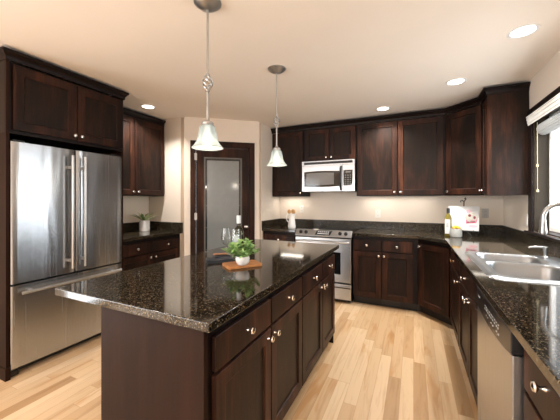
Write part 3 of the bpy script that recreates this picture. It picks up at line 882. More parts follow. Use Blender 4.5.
# black door glass with a bowed top and bottom edge
def bow(x0, x1, z0, z1, bz, y, n=12):
    top = [(x0 + (x1 - x0) * k / n, y, z1 + bz * math.sin(PI * k / n)) for k in range(n + 1)]
    bot = [(x1 - (x1 - x0) * k / n, y, z0 - bz * math.sin(PI * k / n)) for k in range(n + 1)]
    return top + bot
MB().loft([bow(0.036, 0.545, 0.072, 0.280, 0.010, -0.0025), bow(0.036, 0.545, 0.072, 0.280, 0.010, 0.006)], True, True).build('door_glass', M_blackglass, dm)
MB().loft([bow(0.068, 0.470, 0.098, 0.258, 0.006, -0.0045), bow(0.068, 0.470, 0.098, 0.258, 0.006, 0.004)], True, True).build('door_window', M_mwin, dm)
h = MB().tube([(0.566, -0.010, 0.018), (0.566, -0.036, 0.05), (0.566, -0.042, 0.18), (0.566, -0.036, 0.31), (0.566, -0.010, 0.342)], [0.013, 0.0125, 0.0115, 0.0125, 0.013], 12)
h.cyl((0.566, -0.012, 0.022), (0.566, 0.001, 0.022), 0.012).cyl((0.566, -0.012, 0.338), (0.566, 0.001, 0.338), 0.012)
h.build('door_handle', M_black, dm)
cpm = MB().box(0.5865, mw, 0.0, 0.0195, 0.0, 0.3645).build('control_panel', M_steel2, t, bevel=0.003)
MB().box(0.598, 0.722, -0.003, 0.006, 0.075, 0.290).build('control_pad', M_blackglass, cpm, bevel=0.004)
mk = MB().box(0.630, 0.695, -0.0042, -0.002, 0.252, 0.270)
for r_ in range(5):
    for c_ in range(3):
        mk.box(0.618 + c_ * 0.034, 0.636 + c_ * 0.034, -0.0042, -0.002, 0.092 + r_ * 0.030, 0.103 + r_ * 0.030)
mk.build('button_markings', plain('button_grey', (0.20, 0.20, 0.20), 0.5), cpm)
MB().lathe([(0.010, 0.0), (0.010, -0.002), (0.0, -0.002)], (0.055, -0.0, 0.03), ax='y', seg=16).build('round_badge', M_nickel, dm)

# ------------------------------------------------------------------ dishwasher (local x runs towards -Y)
t = thing('dishwasher', 'stainless dishwasher with black control panel under the granite counter', 'dishwasher', (0.312, 1.882, 0), -PI / 2)
dw = 0.612
MB().box(0.004, dw - 0.004, 0.045, 0.60, 0.10, 0.858).build('dishwasher_tub', M_black, t)
MB().box(0.004, dw - 0.004, 0.10, 0.60, 0.0, 0.10).build('toe_kick', M_toe, t)
n = 16
low = lambda x: 0.760 + 0.020 * x / dw - 0.026 * math.sin(PI * x / dw)
def dface(y): return [(0.0, y, 0.858), (dw, y, 0.858)] + [(dw - dw * k / n, y, low(dw - dw * k / n)) for k in range(n + 1)]
pn = MB().loft([dface(-0.004), dface(0.044)], True, True).build('control_panel', M_black, t, bevel=0.004)
def sface(y): return [(dw * k / n, y, low(dw * k / n) - 0.004) for k in range(n + 1)] + [(dw, y, 0.11), (0.0, y, 0.11)]
dd = MB().loft([sface(0.0), sface(0.044)], True, True).build('door', steel('brushed_steel_dishwasher', rough=0.3, stretch=(140, 140, 1.2)), t, bevel=0.003)
MB().box(0.05, 0.085, -0.0052, -0.003, 0.815, 0.822).build('panel_logo', M_mark, pn)
rr = random.Random(3)
for i in range(9):
    x = 0.20 + i * 0.030
    for za, zb, wa, wb in ((0.815, 0.819, 0.008, 0.018), (0.799, 0.806, 0.005, 0.010), (0.778, 0.783, 0.006, 0.014)):
        w_ = rr.uniform(wa, wb)
        if zb < 0.79 and i % 3 == 0: continue
        MB().box(x, x + w_, -0.0052, -0.003, za, zb).build('button_marking', M_mark, pn)

# ------------------------------------------------------------------ sink
t = thing('sink', 'double-bowl stainless steel sink set into the granite under the window', 'sink', (0.644, 2.306, CT), 0)
ox0, ox1, oy0, oy1 = -0.282, 0.282, -0.440, 0.440
bowls = [(-0.222, 0.150, -0.385, 0.050), (-0.222, 0.150, 0.085, 0.385)]
b = MB(); bm = b.bm
def loop(pts):
    vs_ = [bm.verts.new(p) for p in pts]
    return [bm.edges.new((a, c)) for a, c in zip(vs_, vs_[1:] + vs_[:1])]
ed = loop(rrect(ox0 + 0.012, ox1 - 0.012, oy0 + 0.012, oy1 - 0.012, 0.06, 0.009))
for x0, x1, y0, y1 in bowls: ed += loop(rrect(x0, x1, y0, y1, 0.075, 0.009))
bmesh.ops.triangle_fill(bm, use_beauty=True, edges=ed)
b.loft([rrect(ox0 + 0.012, ox1 - 0.012, oy0 + 0.012, oy1 - 0.012, 0.06, 0.009), rrect(ox0, ox1, oy0, oy1, 0.07, 0.0005)])
bmesh.ops.remove_doubles(bm, verts=bm.verts[:], dist=0.0003)
b.build('sink_rim', M_steelsink, t)
for x0, x1, y0, y1 in bowls:
    b = MB(); rings = []
    for ins, z in ((0.0, 0.009), (0.004, 0.004), (0.010, -0.010), (0.016, -0.14), (0.024, -0.165), (0.045, -0.178), (0.11, -0.182)):
        rings.append(rrect(x0 + ins, x1 - ins, y0 + ins, y1 - ins, max(0.02, 0.075 - ins * 0.4), z))
    b.loft(rings, False, True)
    bo = b.build('bowl', M_steelsink, t)
    cx, cy = (x0 + x1) / 2, (y0 + y1) / 2
    MB().lathe([(0.042, -0.1815), (0.044, -0.178), (0.036, -0.178), (0.030, -0.1805), (0.0, -0.1805)], (cx, cy, 0), seg=20).build('drain', M_nickel, bo)

# faucet
t = thing('faucet', 'brushed nickel gooseneck pull-down faucet behind the sink', 'faucet', (0.858, 2.215, CT + 0.009), 0)
b = MB().lathe([(0.030, 0), (0.030, 0.006), (0.022, 0.016), (0.0185, 0.03), (0.0175, 0.10), (0.0135, 0.125), (0.0, 0.125)], seg=24)
b.build('base', M_nickel, t)
R = 0.083; zc = 0.302
path = [(0, 0, 0.10), (0, 0, 0.2)] + [(-R + R * math.cos(PI * k / 14), 0.012 * k / 14, zc + R * math.sin(PI * k / 14)) for k in range(15)]
path += [(-2 * R, 0.012, zc - 0.02)]
MB().tube(path, 0.0118, 14).build('spout', M_nickel, t)
MB().tube([(-2 * R, 0.012, zc - 0.012), (-2 * R, 0.012, zc - 0.022), (-2 * R, 0.012, zc - 0.028), (-2 * R - 0.001, 0.012, zc - 0.085), (-2 * R - 0.001, 0.012, zc - 0.098)],
          [0.0135, 0.0145, 0.0135, 0.020, 0.018], 18).build('spray_head', M_nickel, t)
b = MB().tube([(0.0, -0.012, 0.065), (0.0, -0.045, 0.070)], 0.0115, 14)
b.tube([(0.0, -0.040, 0.070), (-0.01, -0.052, 0.090), (-0.02, -0.062, 0.135)], [0.008, 0.007, 0.0055], 10)
b.build('lever_handle', M_nickel, t)
# soap dispenser
t = thing('soap_dispenser', 'small nickel soap dispenser pump at the far corner of the sink', 'soap dispenser', (0.838, 2.655, CT + 0.009), 0)
MB().lathe([(0.020, 0), (0.020, 0.006), (0.012, 0.012), (0.0105, 0.045), (0.0135, 0.05), (0.0135, 0.075), (0.0, 0.078)], seg=20).build('pump_body', M_nickel, t)
MB().tube([(0.0, 0, 0.070), (-0.03, 0.01, 0.072), (-0.078, 0.026, 0.066), (-0.084, 0.028, 0.058)], [0.008, 0.007, 0.0055, 0.005], 10).build('spout', M_nickel, t)

# ------------------------------------------------------------------ window blind
t = thing('window_blind', 'white blind raised under a white moulded valance at the window', 'blind', (XW, (WY0 + WY1) / 2, 2.01), 0)
vp = [(-0.0185, -0.004), (-0.024, -0.004), (-0.024, 0.010), (-0.029, 0.016), (-0.029, 0.040), (-0.034, 0.046), (-0.034, 0.066), (-0.038, 0.070), (-0.038, 0.078), (-0.0185, 0.078)]
MB().loft([[(x, -hy - 0.085, z) for x, z in vp], [(x, hy + 0.070, z) for x, z in vp]], True, True).build('valance', M_white, t)
b = MB(); ring = []
for k in range(40):
    a = 2 * PI * k / 40; r = 0.050 + (0.0035 if k % 2 else 0)
    ring.append((r * math.cos(a), r * 1.05 * math.sin(a)))
b.loft([[(0.062 + x, -hy + 0.02, -0.058 + z) for x, z in ring], [(0.062 + x, hy - 0.02, -0.058 + z) for x, z in ring]], True, True)
b.build('blind_roll', M_blind, t)
for dy, zl in ((0.036, -0.39), (0.042, -0.615)):
    c = MB().tube([(0.012, hy - dy, 0.0), (0.013, hy - dy, zl)], 0.0016, 6).build('pull_cord', M_cord, t)
    MB().lathe([(0.0, 0.022), (0.005, 0.020), (0.009, 0.008), (0.010, 0.0), (0.006, -0.006), (0.0, -0.007)], (0.013, hy - dy, zl), seg=14).build('cord_knob', M_cord, c)

# ------------------------------------------------------------------ outlets
def outlet(label, loc, rz, name='outlet', m=None, switch=False):
    t = thing(name, label, 'switch' if switch else 'outlet', loc, rz)
    MB().box(-0.036, 0.036, -0.006, 0.0, -0.058, 0.058).build('cover_plate', m or M_outlet, t, bevel=0.003)
    if switch:
        MB().box(-0.017, 0.017, -0.009, -0.004, -0.034, 0.034).build('rocker', m or M_outlet, t, bevel=0.002)
    else:
        for z in (-0.022, 0.022):
            r_ = MB().lathe([(0.0165, -0.004), (0.0165, -0.0085), (0.0, -0.0085)], (0, 0, z), ax='y', seg=20).build('receptacle', m or M_outlet, t)
            MB().box(-0.008, -0.005, -0.0088, -0.007, z - 0.004, z + 0.006).box(0.005, 0.008, -0.0088, -0.007, z - 0.004, z + 0.006).build('slot', M_black, r_)
    return t
outlet('white wall outlet behind the pitcher, left of the range', (-1.610, YW, 1.172), 0)
outlet('white wall outlet between the range and the cookbook', (-0.459, YW, 1.122), 0)
outlet('grey metal wall outlet just right of the cookbook', (0.800, YW, 1.155), 0, m=plain('outlet_grey', (0.42, 0.41, 0.40), 0.35, 0.5))
outlet('white light switch on the right wall beside the window casing', (XW, 3.520, 1.125), -PI / 2, name='light_switch', switch=True)

# ------------------------------------------------------------------ pendant lights
def pendant(loc, label):
    t = thing('pendant_light', label, 'pendant light', loc, 0, 'pendant lights over the island')
    MB().lathe([(0.0, 0.0), (0.077, 0.0), (0.077, -0.006), (0.070, -0.012), (0.052, -0.026), (0.030, -0.036), (0.014, -0.042), (0.0, -0.042)], seg=32).build('canopy', M_nickel, t)
    MB().cyl((0, 0, -0.04), (0, 0, -0.402), 0.0060, seg=12).cyl((0, 0, -0.502), (0, 0, -0.665), 0.0070, seg=12).build('rod', M_nickel, t)
    b = MB()
    b.lathe([(0.008, -0.400), (0.012, -0.405), (0.012, -0.412), (0.006, -0.416)], seg=14).lathe([(0.006, -0.492), (0.012, -0.496), (0.012, -0.504), (0.007, -0.508)], seg=14)
    for k in range(5):
        pts = []
        for i in range(15):
            u = i / 14; a = 2 * PI * k / 5 + u * PI * 1.1; r = 0.006 + 0.021 * math.sin(PI * u) ** 0.8
            pts.append((r * math.cos(a), r * math.sin(a), -0.410 - 0.086 * u))
        b.tube(pts, 0.0042, 7)
    b.build('twisted_cage', M_nickel, t)
    MB().lathe([(0.0, -0.655), (0.010, -0.655), (0.013, -0.668), (0.028, -0.676), (0.034, -0.682), (0.034, -0.700), (0.0, -0.700)], seg=24).build('socket_cap', M_nickel, t)
    prof = [(0.030, -0.690), (0.040, -0.700), (0.046, -0.720), (0.050, -0.745), (0.055, -0.770), (0.062, -0.790), (0.074, -0.808), (0.086, -0.820), (0.089, -0.824)]
    b = MB(); inner = [(r - 0.003, h - 0.001) for r, h in reversed(prof)]
    b.lathe(prof + inner, seg=72, flute=24, amp=0.012, close=True)
    b.build('glass_shade', M_shade, t)
    MB().lathe([(0.013, -0.698), (0.013, -0.722), (0.020, -0.740), (0.029, -0.765), (0.030, -0.785), (0.022, -0.806), (0.0, -0.816)], seg=20).build('bulb', M_bulb, t)
    l = bpy.data.lights.new('pendant_lamp', 'POINT'); l.energy = PENDANT_POWER; l.color = (1.0, 0.90, 0.76); l.shadow_soft_size = 0.03
    lo = bpy.data.objects.new('pendant_lamp', l); C.objects.link(lo); lo.parent = t; lo.location = (0, 0, -0.845)
    return t
PX = -1.053
p0 = pendant((PX, 1.3136, CEIL), 'nearer pendant light with bell glass shade over the island')
p1 = copy_thing(p0, (PX, 2.2309, CEIL), 0.4, 'farther pendant light with bell glass shade, nearer the range')

# ------------------------------------------------------------------ recessed lights
def can(loc, label):
    t = thing('recessed_light', label, 'ceiling light', loc, 0, 'recessed ceiling lights')
    MB().lathe([(0.066, 0.0), (0.086, 0.0), (0.086, -0.005), (0.080, -0.007), (0.066, -0.004)], seg=36, close=True).build('trim_ring', M_white, t)
    MB().lathe([(0.0, -0.001), (0.066, -0.001), (0.066, -0.003), (0.0, -0.003)], seg=36).build('lens', M_can, t)
    l = bpy.data.lights.new('can_lamp', 'AREA'); l.shape = 'DISK'; l.size = 0.13; l.spread = math.radians(125); l.energy = CAN_POWER; l.color = (1.0, 0.94, 0.86)
    lo = bpy.data.objects.new('can_lamp', l); C.objects.link(lo); lo.parent = t; lo.location = (0, 0, -0.012)
    return t
r0 = can((-2.872, 2.472, CEIL), 'recessed ceiling light near the left wall cabinet')
for (x, y), lb in zip(((-0.337, 3.766), (0.362, 3.203), (0.654, 2.434)),
                      ('recessed ceiling light in front of the wide wall cabinet', 'recessed ceiling light before the corner wall cabinet', 'recessed ceiling light over the sink, nearest the camera')):
    copy_thing(r0, (x, y, CEIL), 0, lb)
# unseen copies of the lamp, added behind the camera as extra light
for x, y in ((-2.6, -0.2), (-0.6, -0.4), (-2.4, -2.4), (-0.6, -2.4)):
    copy_thing(r0, (x, y, CEIL), 0, 'added unseen ceiling light behind the camera, for fill', 'added fill lights behind')

# under-cabinet lamps, hidden behind the cabinets' bottom edge
for i, (x, y, w, k_) in enumerate(((-1.72, 4.20, 0.36, 1), (-0.42, 4.20, 0.40, 1), (0.03, 4.20, 0.36, 0.6), (0.70, 4.10, 0.25, 0.3))):
    area('under_cabinet_lamp', (x, y, UB - 0.008), (0, 0, 0), w, 0.11, UNDER_POWER * k_, (1.0, 0.90, 0.76))

# ------------------------------------------------------------------ things on the island
def leaf(b, p, d, L, W, bend=0.25, up=None):
    d = Vector(d).normalized(); side = d.cross(Vector((0, 0, 1)))
    side = side.normalized() if side.length > 1e-3 else Vector((1, 0, 0))
    nrm = side.cross(d); p = Vector(p); n = 4; L_, R_ = [], []
    mid = []
    for i in range(n + 1):
        u = i / n; w = W * math.sin(PI * (0.08 + 0.9 * u) ** 0.85) * 0.5
        c = p + d * (L * u) - nrm * (bend * L * u * u)
        mid.append(b.bm.verts.new(c - nrm * (0.18 * w))); L_.append(b.bm.verts.new(c + side * w)); R_.append(b.bm.verts.new(c - side * w))
    for i in range(n):
        b.bm.faces.new((mid[i], mid[i + 1], L_[i + 1], L_[i])); b.bm.faces.new((R_[i], R_[i + 1], mid[i + 1], mid[i]))

# cutting board (local frame on its own axes)
bc = Vector((-0.978, 1.560)); ba = math.atan2(0.16, 0.12)
t = thing('cutting_board', 'small brown wooden board under the leafy herb on the island', 'cutting board', (bc.x, bc.y, CT), ba)
b = MB(); hw, hd = 0.112, 0.072
b.loft([[(p[0], p[1], z) for p in rrect(-hw, hw, -hd, hd, 0.018, 0)] for z in (0.0, 0.016)], True, True)
b.build('board', M_board, t, bevel=0.003)
# potted herb
t = thing('potted_herb', 'leafy green herb in a round white bowl on the wooden board', 'plant', (-0.950, 1.520, CT + 0.016), 0)
MB().lathe([(0.0, 0), (0.024, 0), (0.030, 0.003), (0.041, 0.020), (0.044, 0.038), (0.041, 0.054), (0.038, 0.054), (0.038, 0.044), (0.0, 0.044)], seg=32).build('bowl', M_ceramic, t)
MB().lathe([(0.0, 0.046), (0.038, 0.0445), (0.0, 0.0445)], seg=24).build('soil', M_soil, t)
rr = random.Random(11); b = MB(); s_ = MB()
for i in range(46):
    a = rr.uniform(0, 2 * PI); tilt = rr.uniform(0.1, 1.30); L = rr.uniform(0.065, 0.115) * (1 - 0.15 * tilt)
    dirv = Vector((math.cos(a) * math.sin(tilt), math.sin(a) * math.sin(tilt), math.cos(tilt)))
    base = Vector((math.cos(a) * 0.02, math.sin(a) * 0.02, 0.045)); tip = base + dirv * L + Vector((0, 0, 0.004))
    if tip.z < 0.062: tip.z = 0.062
    s_.tube([base, (base + tip) / 2 + Vector((0, 0, 0.006)), tip], [0.0013, 0.0011, 0.0008], 5)
    for k in range(7):
        u = 0.40 + 0.60 * k / 6; c = base.lerp(tip, u) + Vector((0, 0, 0.006 * math.sin(PI * u)))
        da = rr.uniform(0, 2 * PI)
        dl_ = dirv * 0.5 + Vector((math.cos(da), math.sin(da), rr.uniform(-0.15, 0.6)))
        leaf(b, c, dl_, rr.uniform(0.026, 0.040), rr.uniform(0.015, 0.022), rr.uniform(0.0, 0.5))
s_.build('stems', M_leaf, t); b.build('leaves', M_leaf, t, fix=False)

# wine glasses
def wineglass(loc, label):
    t = thing('wine_glass', label, 'wine glass', loc, 0, 'wine glasses on the island')
    MB().lathe([(0.0, 0.0), (0.034, 0.0), (0.034, 0.0015), (0.012, 0.004), (0.004, 0.010), (0.0036, 0.085), (0.006, 0.092), (0.0, 0.094)], seg=28).build('stem', M_wineglass, t)
    o = [(0.006, 0.090), (0.020, 0.098), (0.033, 0.118), (0.036, 0.140), (0.034, 0.170), (0.029, 0.212)]
    i_ = [(r - 0.0014, h + (0.0012 if k else 0.002)) for k, (r, h) in enumerate(o)]
    MB().lathe(o + i_[::-1], seg=32, close=True).build('bowl', M_wineglass, t)
    return t
g = wineglass((-1.212, 1.720, CT), 'left empty wine glass behind the leafy herb')
copy_thing(g, (-1.118, 1.700, CT), 0, 'right empty wine glass, just in front of the wine bottle')
# wine bottle
t = thing('wine_bottle', 'pale wine bottle with white capsule and label behind the wine glasses', 'bottle', (-1.140, 1.772, CT), 0)
MB().lathe([(0.0, 0.0), (0.034, 0.0), (0.037, 0.004), (0.037, 0.165), (0.034, 0.190), (0.020, 0.220), (0.0145, 0.235), (0.0138, 0.300), (0.0, 0.300)], seg=32).build('bottle_body', M_bottle, t)
MB().lathe([(0.0146, 0.245), (0.0150, 0.246), (0.0150, 0.302), (0.0, 0.3035)], seg=24).build('capsule', M_capsule, t)
MB().lathe([(0.0142, 0.232), (0.0154, 0.233), (0.0154, 0.245), (0.0146, 0.246)], seg=24).build('neck_band', M_black, t)
lb = MB(); lr = []
for z in (0.070, 0.165): lr.append([(0.0374 * math.cos(a), 0.0374 * math.sin(a), z) for a in [math.radians(-185 + 130 * k / 14) for k in range(15)]])
lv = [[lb.bm.verts.new(p) for p in r_] for r_ in lr]
for k in range(14): lb.bm.faces.new((lv[0][k], lv[0][k + 1], lv[1][k + 1], lv[1][k]))
lb.build('label', M_label, t, solid=0.0006)
# folded napkin
t = thing('napkin', 'folded charcoal cloth napkin left of the wooden board', 'napkin', (-1.185, 1.610, CT), 0.75)
b = MB(); nx, ny = 14, 10
def nz(x, y): return 0.0190 + 0.0035 * math.sin(38 * x + 11 * y) + 0.002 * math.sin(60 * y)
grid = [[(-0.090 + 0.17 * i / nx, -0.055 + 0.11 * j / ny) for j in range(ny + 1)] for i in range(nx + 1)]
top = [[b.bm.verts.new((x, y, max(0.003, nz(x, y)))) for x, y in r_] for r_ in grid]
bot = [[b.bm.verts.new((x, y, 0.0)) for x, y in r_] for r_ in grid]
for i in range(nx):
    for j in range(ny):
        b.bm.faces.new((top[i][j], top[i + 1][j], top[i + 1][j + 1], top[i][j + 1])); b.bm.faces.new((bot[i][j], bot[i][j + 1], bot[i + 1][j + 1], bot[i + 1][j]))
for i in range(nx):
    b.bm.faces.new((bot[i][0], bot[i + 1][0], top[i + 1][0], top[i][0])); b.bm.faces.new((bot[i + 1][ny], bot[i][ny], top[i][ny], top[i + 1][ny]))
for j in range(ny):
    b.bm.faces.new((bot[0][j + 1], bot[0][j], top[0][j], top[0][j + 1])); b.bm.faces.new((bot[nx][j], bot[nx][j + 1], top[nx][j + 1], top[nx][j]))
b.build('cloth', M_napkin, t)
MB().box(-0.030, 0.075, 0.020, 0.062, 0.0225, 0.027).build('folded_edge', M_napkin, t, bevel=0.001)
t = thing('corkscrew', 'copper-brown corkscrew handle lying on the charcoal napkin', 'corkscrew', (-1.222, 1.655, CT + 0.0275), 0.62)
MB().tube([(-0.045, 0, 0.008), (-0.03, 0, 0.009), (0, 0, 0.009), (0.04, 0, 0.009), (0.052, 0, 0.008)], [0.005, 0.008, 0.0075, 0.008, 0.006], 12).build('handle', M_copper, t)
MB().tube([(0.05, 0.0, 0.008), (0.075, 0.0, 0.006), (0.085, 0.0, 0.005)], [0.004, 0.0035, 0.002], 8).build('lever', M_nickel, t)

# ------------------------------------------------------------------ things on the counters
# small plant on the left
t = thing('potted_plant', 'spiky plant in a white embossed pot on the counter beside the refrigerator', 'plant', (-3.220, 2.715, CT), 0)
b = MB(); rings = []
prof = [(0.0, 0), (0.060, 0), (0.064, 0.004)]
for k in range(13): prof.append((0.064 + 0.0028 * (k % 2), 0.010 + 0.0105 * k))
prof += [(0.066, 0.142), (0.062, 0.144), (0.058, 0.140), (0.058, 0.122), (0.0, 0.122)]
b.lathe(prof, seg=40, flute=10, amp=0.012); b.build('pot', M_ceramic, t)
MB().lathe([(0.0, 0.126), (0.057, 0.1225), (0.0, 0.1225)], seg=24).build('soil', M_soil, t)
rr = random.Random(5); b = MB(); b2 = MB()
for i in range(13):
    a = 2 * PI * i / 13 + rr.uniform(-0.2, 0.2); el = rr.uniform(0.75, 1.5); d_ = (math.cos(a), math.sin(a), el)
    leaf(b if i % 2 else b2, (0.008 * math.cos(a), 0.008 * math.sin(a), 0.125), d_, rr.uniform(0.17, 0.235), rr.uniform(0.030, 0.040), rr.uniform(0.15, 0.38))
for i in range(6):
    a = 2 * PI * i / 6; leaf(b, (0.004 * math.cos(a), 0.004 * math.sin(a), 0.125), (math.cos(a) * 0.4, math.sin(a) * 0.4, 1), rr.uniform(0.11, 0.15), 0.026, 0.1)
b.build('leaves', M_leafd, t, fix=False); b2.build('pale_leaves', M_leafl, t, fix=False)

# pitcher with wooden spoons
PIT = (-1.600, 3.905, CT)
t = thing('pitcher', 'white ceramic pitcher holding wooden spoons, left of the range', 'pitcher', PIT, 0.2)
o = [(0.0, 0.0), (0.050, 0.0), (0.054, 0.006), (0.056, 0.03), (0.050, 0.09), (0.042, 0.145), (0.041, 0.175), (0.046, 0.205), (0.049, 0.215)]
i_ = [(0.045, 0.214), (0.037, 0.175), (0.038, 0.145), (0.046, 0.09), (0.050, 0.03), (0.046, 0.010), (0.0, 0.010)]
b = MB().lathe(o + i_, seg=36)
for v in b.bm.verts:
    if v.co.z > 0.175 and v.co.x > 0.02: v.co.x += (v.co.z - 0.175) * 0.45 * max(0, 1 - abs(v.co.y) / 0.03)
b.build('jug', M_ceramic, t)
MB().tube([(-0.043, 0, 0.195), (-0.066, 0, 0.200), (-0.082, 0, 0.175), (-0.080, 0, 0.135), (-0.064, 0, 0.100), (-0.048, 0, 0.088)], [0.007, 0.0075, 0.007, 0.007, 0.0065, 0.007], 12).build('handle', M_ceramic, t)
def spoon(loc, rx, ry, rz, label):
    t = thing('wooden_spoon', label, 'spoon', loc, 0, 'wooden spoons in the pitcher'); t.rotation_euler = (rx, ry, rz)
    MB().tube([(0, 0, 0.0), (0, 0, 0.10), (0, 0, 0.205)], [0.0045, 0.005, 0.0048], 10).build('handle', M_spoon, t)
    MB().sphere((0, 0, 0.233), 0.034, (0.78, 0.30, 1.0)).build('spoon_bowl', M_spoon, t)
    return t
z = CT + 0.0105
s0 = spoon((PIT[0] - 0.014, PIT[1], z), 0.03, -0.10, 0.2, 'left wooden spoon in the white pitcher')
s1 = copy_thing(s0, (PIT[0] + 0.0, PIT[1] + 0.018, z), 0.1, 'middle wooden spoon in the white pitcher'); s1.rotation_euler = (-0.05, 0.02, -0.1)
s2 = copy_thing(s0, (PIT[0] + 0.014, PIT[1] - 0.004, z), 0.1, 'right wooden spoon in the white pitcher'); s2.rotation_euler = (0.02, 0.10, -0.3)

# spoon rest on the range
t = thing('spoon_rest', 'small cream spoon rest lying by the range display', 'spoon rest', (-1.185, 3.752, 0.9190), 0.1)
b = MB(); rings = []
for sc_, z_ in ((0.7, 0.0), (1.0, 0.006), (0.93, 0.007), (0.6, 0.003)):
    rings.append([(0.045 * sc_ * math.cos(2 * PI * k / 24), 0.022 * sc_ * math.sin(2 * PI * k / 24), z_) for k in range(24)])
b.loft(rings, True, True); b.build('dish', plain('cream_ceramic', (0.80, 0.76, 0.66), 0.3), t)

# oil bottle
t = thing('oil_bottle', 'tall olive oil bottle with pale label left of the cookbook', 'bottle', (0.360, 3.862, CT), -0.3)
b = MB(); rings = []
for h_, z_ in ((0.030, 0.0), (0.032, 0.004), (0.032, 0.205), (0.026, 0.232), (0.015, 0.250), (0.0135, 0.262), (0.0135, 0.268)):
    rings.append(rrect(-h_, h_, -h_, h_, h_ * (0.25 if z_ < 0.21 else 0.8), z_, 4))
b.loft(rings, True, True); b.build('bottle_body', M_oil, t)
MB().lathe([(0.0142, 0.262), (0.0165, 0.264), (0.0165, 0.318), (0.0, 0.320)], seg=20).build('cap', M_black, t)
MB().box(-0.026, 0.026, -0.0330, -0.0315, 0.028, 0.190).build('label', M_label, t)
MB().box(-0.013, 0.013, -0.0338, -0.0328, 0.10, 0.155).build('label_emblem', plain('label_grey', (0.42, 0.45, 0.48), 0.6), t)

# jar of lemons
JAR = (0.425, 3.772, CT)
t = thing('glass_jar', 'round milky glass jar of lemons in front of the oil bottle', 'jar', JAR, 0)
o = [(0.0, 0.0), (0.048, 0.0), (0.056, 0.006), (0.061, 0.025), (0.0605, 0.060), (0.056, 0.090), (0.055, 0.096)]
i_ = [(0.052, 0.096), (0.053, 0.090), (0.0575, 0.060), (0.058, 0.026), (0.053, 0.010), (0.0, 0.006)]
MB().lathe(o + i_, seg=36).build('jar_body', M_opal, t)
def lemon(loc, rz, label):
    t = thing('lemon', label, 'lemon', loc, rz, 'lemons in the glass jar')
    k = 0.74
    MB().lathe([(r_ * k, h_ * k) for r_, h_ in [(0.0, -0.034), (0.006, -0.031), (0.016, -0.024), (0.0235, -0.010), (0.0245, 0.002), (0.021, 0.016), (0.012, 0.027), (0.006, 0.031), (0.0, 0.034)]], (0, 0, 0.0182), ax='x', seg=18).build('rind', M_lemon, t)
    return t
l0 = lemon((JAR[0] - 0.023, JAR[1] - 0.014, CT + 0.084), 1.5, 'left yellow lemon on top of the milky jar')
copy_thing(l0, (JAR[0] + 0.023, JAR[1] - 0.013, CT + 0.086), 1.65, 'right yellow lemon on top of the milky jar')
copy_thing(l0, (JAR[0] + 0.002, JAR[1] + 0.029, CT + 0.090), 0.1, 'rear yellow lemon on top of the milky jar')
t = thing('mint_sprig', 'green mint sprig tucked beside the lemons in the milky jar', 'herb', (JAR[0] - 0.046, JAR[1] - 0.006, CT + 0.085), 0)
b = MB(); rr = random.Random(2)
for i in range(7):
    a = rr.uniform(0, 6.28); leaf(b, (0, 0, 0.012 + 0.003 * i), (math.cos(a), math.sin(a), 0.8), 0.03, 0.016, 0.3)
MB().tube([(0.006, 0, -0.05), (0, 0, 0.03)], 0.0013, 6).build('stem', M_leaf, t); b.build('leaves', M_leaf, t, fix=False)

# book stand and cookbook
BK = (0.512, 3.950); BA = math.radians(-17)
t = thing('book_stand', 'wrought iron easel holding the open cookbook in the counter corner', 'book stand', (*BK, CT), BA)
b = MB()
b.tube([(0.0, 0.012, 0.055), (0.0, 0.045, 0.20), (0.0, 0.082, 0.37), (0.0, 0.088, 0.395)], 0.006, 8)
b.tube([(0.0, 0.088, 0.395), (-0.02, 0.086, 0.41), (-0.035, 0.084, 0.40), (-0.030, 0.084, 0.385)], 0.006, 8)
b.tube([(0.0, 0.088, 0.395), (0.02, 0.086, 0.425), (0.014, 0.086, 0.44), (0.004, 0.088, 0.425)], 0.006, 8)
b.build('upright', M_iron, t)
b = MB()
b.tube([(-0.12, -0.004, 0.056), (0.12, -0.004, 0.056)], 0.005, 8)
for x in (-0.11, 0.11):
    b.tube([(x, 0.010, 0.060), (x, -0.004, 0.052), (x, -0.034, 0.052), (x, -0.037, 0.072)], 0.004, 8)
b.build('ledge', M_iron, t)
for x in (-0.09, 0.09):
    MB().tube([(x * 0.4, -0.002, 0.056), (x * 0.8, -0.008, 0.025), (x, -0.020, 0.004)], [0.005, 0.005, 0.006], 8).build('leg', M_iron, t)
MB().tube([(0, 0.060, 0.26), (0, 0.105, 0.12), (0, 0.125, 0.005)], 0.005, 8).build('leg', M_iron, t)
t = thing('cookbook', 'open white cookbook with a pink cupcake picture on the iron stand', 'book', (BK[0], BK[1], CT + 0.0615), BA)
til = math.radians(13.5); ct_, st_ = math.cos(til), math.sin(til)
def bp(x, h, out=0.0): # on the leaning book plane; out = towards the reader
    return (x, h * st_ - out * ct_ - 0.003, h * ct_ + out * st_ + 0.003)
HB, WB = 0.280, 0.152
def page(b, sx, out0=0.003):
    n = 8; ft, fb, rt, rb = [], [], [], []
    for i in range(n + 1):
        x = sx * WB * i / n; o_ = out0 + 0.004 * math.sin(PI * min(1, i / n * 1.02)) * (1 - 0.4 * i / n) + 0.003
        fb.append(bp(x, 0.0, o_)); ft.append(bp(x, HB, o_)); rb.append(bp(x, 0, 0.0015)); rt.append(bp(x, HB, 0.0015))
    rings = [[fb[i], ft[i], rt[i], rb[i]] for i in range(n + 1)]
    b.loft(rings, True, True)
def pout(x): 
    i = abs(x) / WB
    return 0.006 + 0.004 * math.sin(PI * min(1, i * 1.02)) * (1 - 0.4 * i)
for sx in (-1, 1):
    b = MB(); page(b, sx); b.build('pages', M_paper, t)
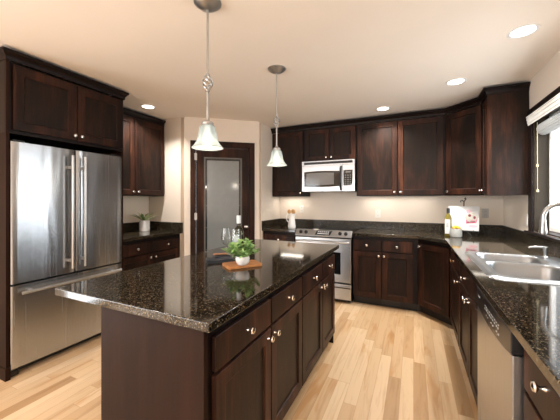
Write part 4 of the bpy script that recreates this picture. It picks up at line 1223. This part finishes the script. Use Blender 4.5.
b = MB().loft([[bp(-WB - 0.004, -0.002, 0.0012), bp(WB + 0.004, -0.002, 0.0012), bp(WB + 0.004, HB + 0.003, 0.0012), bp(-WB - 0.004, HB + 0.003, 0.0012)],
               [bp(-WB - 0.004, -0.002, -0.002), bp(WB + 0.004, -0.002, -0.002), bp(WB + 0.004, HB + 0.003, -0.002), bp(-WB - 0.004, HB + 0.003, -0.002)]], True, True)
b.build('cover', M_inkgrey, t)
def blob(name, pts, m, lift=0.0008):
    lift += 0.0016
    """flat print following the page curve"""
    pts = [(x * 0.86, h) for x, h in pts]; b = MB()
    b.loft([[bp(x, h, pout(x) + lift) for x, h in pts], [bp(x, h, pout(x) - 0.001) for x, h in pts]], True, True)
    return b.build(name, m, t)
circ = lambda cx, cy, rx, ry, n=20, ph=0: [(cx + rx * math.cos(2 * PI * k / n + ph), cy + ry * math.sin(2 * PI * k / n + ph)) for k in range(n)]
blob('printed_picture', circ(0.095, 0.150, 0.070, 0.058), M_cream, 0.0006)
blob('printed_picture', [(0.035, 0.075), (0.150, 0.088), (0.165, 0.135), (0.12, 0.118), (0.035, 0.120)], M_pink, 0.0010)
blob('printed_picture', [(0.045, 0.085), (0.135, 0.094), (0.14, 0.108), (0.045, 0.100)], M_red, 0.0014)
blob('printed_picture', circ(0.060, 0.218, 0.024, 0.022), M_rose, 0.0010)
blob('printed_picture', circ(0.075, 0.172, 0.018, 0.016), M_red, 0.0012)
blob('printed_picture', circ(0.130, 0.150, 0.014, 0.018), M_red, 0.0012)
blob('printed_picture', circ(0.115, 0.050, 0.050, 0.016), M_rose, 0.0008)
b = MB()
for k in range(10):
    h = 0.235 - k * 0.018; x1 = -0.04 - (0.04 if k % 4 == 3 else 0)
    for i in range(6):
        xa = -0.165 + (x1 + 0.165) * i / 6; xb = -0.165 + (x1 + 0.165) * (i + 0.9) / 6
        b.loft([[bp(xa, h, pout(xa) + 0.0006), bp(xb, h, pout(xb) + 0.0006), bp(xb, h + 0.002, pout(xb) + 0.0006), bp(xa, h + 0.002, pout(xa) + 0.0006)],
                [bp(xa, h, pout(xa) - 0.001), bp(xb, h, pout(xb) - 0.001), bp(xb, h + 0.002, pout(xb) - 0.001), bp(xa, h + 0.002, pout(xa) - 0.001)]], True, True)
b.build('printed_lines', plain('ink_pale', (0.70, 0.70, 0.70), 0.6), t)
